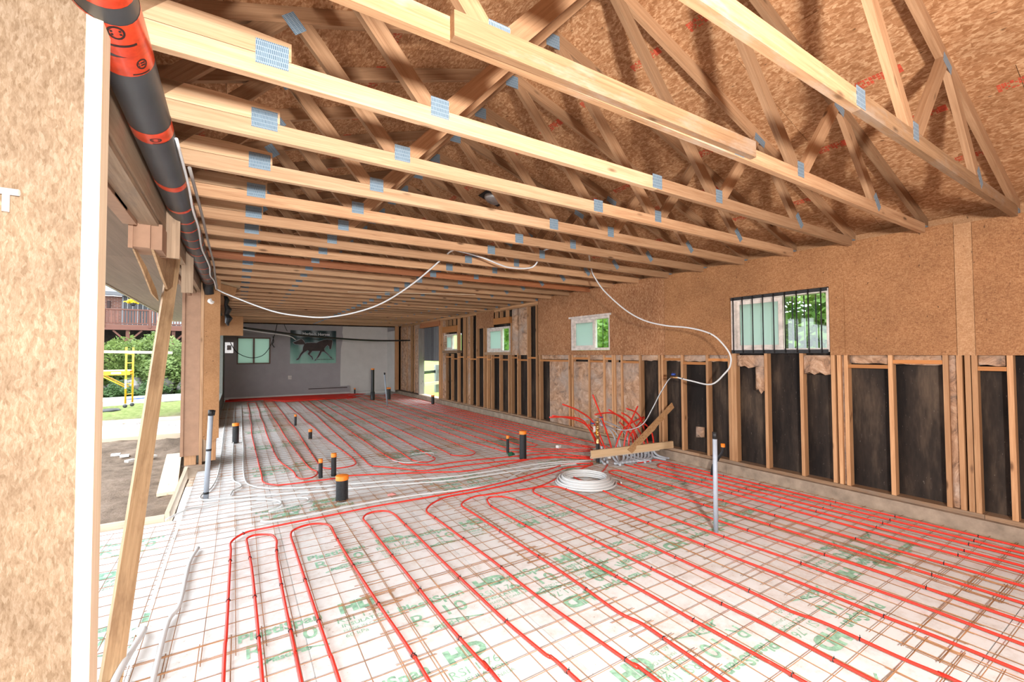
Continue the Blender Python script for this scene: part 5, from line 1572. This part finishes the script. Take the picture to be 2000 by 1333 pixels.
# yellow scaffold
sc = empty('scaffold', (-3.1, 19.3, -.1), 'yellow scaffold frame on casters outside the opening', 'scaffold')
for x, y in ((-3.13, 19.3), (-3.02, 19.75), (-5.0, 19.3), (-4.9, 19.75)):
    MB().tube([(x, y, 0.05), (x, y, 1.93)], 0.028, 10).build('post', M['yellow'], sc)
    MB().lathe([(0.0005, -.0), (.06, 0), (.06, .035), (.0005, .035)], (0, 0, 0), 12).build('caster', M['abs_grey'], sc, Matrix.Translation((x, y - .02, -.03)) @ Matrix.Rotation(math.pi / 2, 4, 'X'))
for y in (19.3, 19.75):
    MB().box((-5.0, y - .02, 1.00), (-3.03, y + .02, 1.13)).build('side_rail', M['yellow'], sc)
    MB().tube([(-3.12, y, .58), (-3.75, y, 1.0)], 0.02, 8).build('brace', M['yellow'], sc)
box('deck', (-5.0, 19.32, 1.13), (-3.05, 19.73, 1.17), M['form'], sc)
for z in (.35, .7, 1.05, 1.4, 1.7):
    MB().tube([(-3.13, 19.3, z), (-3.02, 19.75, z)], 0.016, 8).build('rung', M['yellow'], sc)
box('label', (-3.5, 19.276, 1.04), (-3.25, 19.279, 1.10), M['plastic_white'], sc)
box('label', (-3.155, 19.268, .55), (-3.105, 19.271, .85), M['plastic_white'], sc)
tag(board('guard_rail', (-6.2, 19.27, 1.84), (-1.9, 19.27, 1.74), 0.09, 0.035, (0, 1, 0), M['form']), 'pale wood rail tied across the scaffold posts', 'rail')


# leafy masses
def leaves(n, shape, size, seed, mat):
    rr = random.Random(seed)
    mb = MB()
    for k in range(n):
        p = shape(rr)
        s = size * rr.uniform(.6, 1.4)
        u = Vector((rr.gauss(0, 1), rr.gauss(0, 1), rr.gauss(0, .6))).normalized()
        w = u.orthogonal().normalized() * s * .55
        u = u * s
        P = Vector(p)
        mb.add([P - u, P + w, P + u, P - w], [(0, 1, 2, 3)])
    return mb.mesh('foliage', mat)


def blob(rx, ry, rz):
    def f(rr):
        while True:
            x, y, z = rr.uniform(-1, 1), rr.uniform(-1, 1), rr.uniform(-1, 1)
            d = x * x + y * y + z * z
            if .3 < d < 1:
                k = 1 + .25 * math.sin(x * 5 + z * 4) + .2 * math.sin(y * 7 - z * 5)
                return (x * rx * k, y * ry * k, z * rz * k)
    return f


bl = [leaves(5200, blob(1.0, .8, 1.0), .055, s, M['leafA']) for s in (1, 2, 3)]
k = 0
for x, y, z, s in ((-1.2, 24.6, 1.15, 1.1), (-2.3, 24.3, 1.15, 1.1), (-3.4, 24.7, 1.2, 1.1), (-4.5, 24.4, 1.15, 1.1), (-5.7, 24.7, 1.2, 1.15), (-0.2, 24.8, 1.2, 1.15), (-7.0, 24.6, 1.2, 1.2), (-1.8, 25.2, 1.35, 1.0), (-3.6, 25.2, 1.35, 1.0)):
    o = empty('bush', (x, y, -.1), 'leafy green bush in the hedge below the deck, %s from the left' % ORD[[-7.0, -5.7, -4.5, -3.6, -3.4, -2.3, -1.8, -1.2, -0.2].index(x)], 'bush', 'bushes below the deck')
    rebuild('foliage', bl[k % 3], o, Matrix.Translation((x, y, z)) @ Matrix.Rotation(k * 1.1, 4, 'Z') @ Matrix.Scale(s, 4))
    for q in range(3):
        MB().tube([(x + .1 * q, y, -.1), (x + .2 * (q - 1), y + .05, z * .7)], [.03, .015], 6).build('stem', M['bark'], o)
    k += 1
bl2 = leaves(2600, blob(.55, .45, .35), .05, 7, leaf_mat('low_leaves', (0.05, 0.12, 0.04), (0.15, 0.25, 0.09)))
for i, (x, y) in enumerate(((-3.9, 23.4), (-2.9, 23.3), (-4.9, 23.4), (-1.6, 23.5))):
    tag(rebuild('low_shrub', bl2, None, Matrix.Translation((x, y, .25)) @ Matrix.Rotation(i, 4, 'Z')), 'low dark green shrub in front of the boulders, %s from the left' % ORD[[1, 2, 0, 3][i]], 'shrub', 'low shrubs by the boulders')


def boulder(seed, r):
    rr = random.Random(seed)
    b_ = bmesh.new(); bmesh.ops.create_icosphere(b_, subdivisions=3, radius=r)
    ph = [rr.uniform(0, 6) for _ in range(4)]
    for v in b_.verts:
        c = v.co / r
        v.co *= 1 + .16 * math.sin(c.x * 4 + ph[0]) + .12 * math.sin(c.y * 5 + ph[1]) + .08 * math.sin(c.z * 7 + ph[2])
        v.co.z *= .7
    me = bpy.data.meshes.new('boulder'); b_.to_mesh(me); b_.free(); me.materials.append(M['stone'])
    return me


for i, (x, y, r) in enumerate(((-1.5, 23.9, .6), (-2.7, 24.0, .55), (-3.8, 23.9, .6), (-5.0, 24.0, .6), (-6.2, 23.9, .55), (-.5, 24.0, .6))):
    tag(rebuild('boulder', boulder(i, r), None, Matrix.Translation((x, y, .3))), 'grey boulder in the low wall, %s from the left' % ORD[[-6.2, -5.0, -3.8, -2.7, -1.5, -.5].index(x)], 'boulder', 'boulders of the low garden wall')
# deck and house
dk = empty('wooden_deck', (-4, 27, 0), 'red brown wooden deck with railing behind the bushes', 'deck')
M['deckwood'] = wood('red_deck_stain', (0.095, 0.038, 0.027), (0.155, 0.067, 0.048), knots=False)
board('rim_beam', (-12, 26.0, 2.92), (1.5, 26.0, 2.92), .24, .05, (0, 1, 0), M['deckwood'], dk)
board('top_rail', (-12, 26.0, 3.72), (1.5, 26.0, 3.72), .06, .10, (0, 1, 0), M['deckwood'], dk)
board('bottom_rail', (-12, 26.0, 3.10), (1.5, 26.0, 3.10), .05, .06, (0, 1, 0), M['deckwood'], dk)
x = -8.0
while x < -1.0:
    board('baluster', (x, 26.0, 3.1), (x, 26.0, 3.70), .045, .03, (0, 1, 0), M['deckwood'], dk); x += .105
box('deck_floor', (-12, 26.03, 2.98), (1.5, 29.4, 3.03), M['deckwood'], dk)
for x in (-7.2, -5.8, -4.2, -2.55, -0.9):
    board('deck_post', (x, 26.15, -.1), (x, 26.15, 2.8), .13, .13, (0, 1, 0), M['deckwood'], dk)
    for s in (-1, 1):
        board('knee_brace', (x + s * .05, 26.1, 2.3), (x + s * .5, 26.1, 2.78), .07, .05, (0, 1, 0), M['deckwood'], dk)
    board('rail_post', (x + .8, 25.97, 2.9), (x + .8, 25.97, 3.74), .09, .06, (0, 1, 0), M['deckwood'], dk)
hs = empty('brick_house', (-4, 31, 0), 'brick house with dark boarded bay behind the deck', 'house')
box('under_wall', (-14, 28.5, -.1), (1.5, 28.6, 2.975), M['felt'], hs)
box('brick_wall', (-14, 29.5, 3.0), (-4.98, 29.8, 4.66), M['brick'], hs)
M['dark_board'] = wood('dark_siding', (0.04, 0.042, 0.046), (0.075, 0.077, 0.083), knots=False)
for i in range(20):
    board('siding_board', (-4.86 + i * .2, 29.46, 3.0), (-4.86 + i * .2, 29.46, 5.0), .19, .05, (0, 1, 0), M['dark_board'], hs)
box('gutter', (-14, 29.0, 4.66), (1.5, 29.3, 4.84), flat('dark_grey_metal', (.10, .105, .115)), hs)
MB().prism([(29.0, 4.84), (33, 6.6), (33, 6.4), (29.3, 4.70)], 'X', -14, 1.5).build('roof', flat('slate_roof', (.12, .125, .135)), hs)
box('wall_lamp', (-5.55, 29.42, 4.05), (-5.43, 29.5, 4.40), M['ink'], hs)
box('window_glass', (-3.5, 29.40, 3.3), (-2.3, 29.43, 4.7), flat('window_blue', (.28, .34, .40), .1), hs)
box('downpipe', (-4.98, 29.4, 3.0), (-4.90, 29.46, 5.0), flat('grey_pipe', (.14, .15, .16)), hs)
hbk = empty('hanging_basket', (-4.42, 28.6, 4.25), 'hanging basket of yellow flowers at the house', 'plant')
MB().lathe([(.05, 0), (.16, .14), (.0005, .14)], (-4.42, 28.6, 4.12), 12).build('pot', M['tie'], hbk)
rebuild('flowers', leaves(260, blob(.28, .2, .09), .05, 3, flat('yellow_petals', (.75, .55, .02))), hbk, Matrix.Translation((-4.42, 28.6, 4.33)))
MB().tube([(-4.42, 28.6, 4.3), (-4.42, 28.6, 5.0)], .008, 5).build('hanger', M['tie'], hbk)

# ================================================================== OUTSIDE RIGHT
mb = MB(); vs = []; fs = []
for j in range(41):
    for i in range(41):
        x = 5.98 + 54 * (i / 40) ** 1.5; y = -12 + 72 * j / 40
        d_ = max(0, x - 8.5) + max(0, y - 22) * .6
        vs.append((x, y, -.2 + .11 * d_ + .05 * math.sin(x * 1.3 + y)))
for j in range(40):
    for i in range(40):
        a = j * 41 + i
        fs.append((a, a + 1, a + 42, a + 41))
mb.add(vs, fs, True).build('meadow', M['meadow'], label='bright meadow with dandelions rising outside the right wall', kind='structure')
gdoor = empty('barn_door', (6.05, 14.9, 1.40), 'weathered grey plank upper door hanging outside the doorway', 'door')
for i in range(9):
    y = 13.9 + i * .235
    board('plank', (5.937, y, 1.40), (5.937, y, 2.75), .23, .025, (1, 0, 0), M['grey_planks'], gdoor)
board('ledge', (5.966, 13.85, 1.6), (5.966, 15.9, 1.6), .12, .03, (1, 0, 0), M['grey_planks'], gdoor)
fe = empty('field_fence', (9.5, 20, 0), 'dark timber field fence seen through the doorway', 'fence')
for x, y in ((8.3, 20.2), (10.6, 21.8), (6.6, 18.6)):
    board('fence_post', (x, y, -.25), (x, y, 1.12), .20, .20, (0, 1, 0), M['grey_planks'], fe)
board('rail', (6.4, 18.6, .78), (8.3, 20.3, .80), .14, .05, (-1, 1, 0), M['abs'], fe)
board('rail', (6.4, 18.45, .26), (10.6, 21.7, .28), .14, .05, (-1, 1, 0), M['form'], fe)
board('rail', (8.3, 20.1, .8), (10.6, 21.7, .82), .14, .05, (-1, 1, 0), M['grey_planks'], fe)
tl = [leaves(7000, blob(1.9, 1.9, 1.7), .10, s, M['leafB']) for s in (11, 12, 13)]
k = 0
TR = [(10.5, 2.5), (11.5, 5.6), (10.8, 8.8), (12.0, 12.2), (11.0, 15.5), (13.5, 4.0), (14.0, 9.5), (12.5, 19.0), (9.6, 6.9), (10.2, -0.6)]
for x, y in TR:
    z = 2.6 + .5 * math.sin(k * 2.3)
    o = empty('tree', (x, y, -.2), 'green leafy tree outside the right windows, %s along the wall from the camera' % ORD[sorted(t[1] for t in TR).index(y)], 'tree', 'trees outside the right wall')
    rebuild('foliage', tl[k % 3], o, Matrix.Translation((x, y, z)) @ Matrix.Rotation(k * .9, 4, 'Z'))
    MB().tube([(x, y, -.2), (x + .1, y, 1.2), (x - .1, y + .2, z + .6)], [.16, .12, .05], 8).build('trunk', M['bark'], o)
    for q in range(3):
        a = k + q * 2.1
        MB().tube([(x, y, 1.2 + .3 * q), (x + .9 * math.cos(a), y + .9 * math.sin(a), 2.0 + .3 * q), (x + 1.7 * math.cos(a), y + 1.7 * math.sin(a), 2.3 + .4 * q)], [.07, .05, .02], 6).build('branch', M['bark'], o)
    k += 1
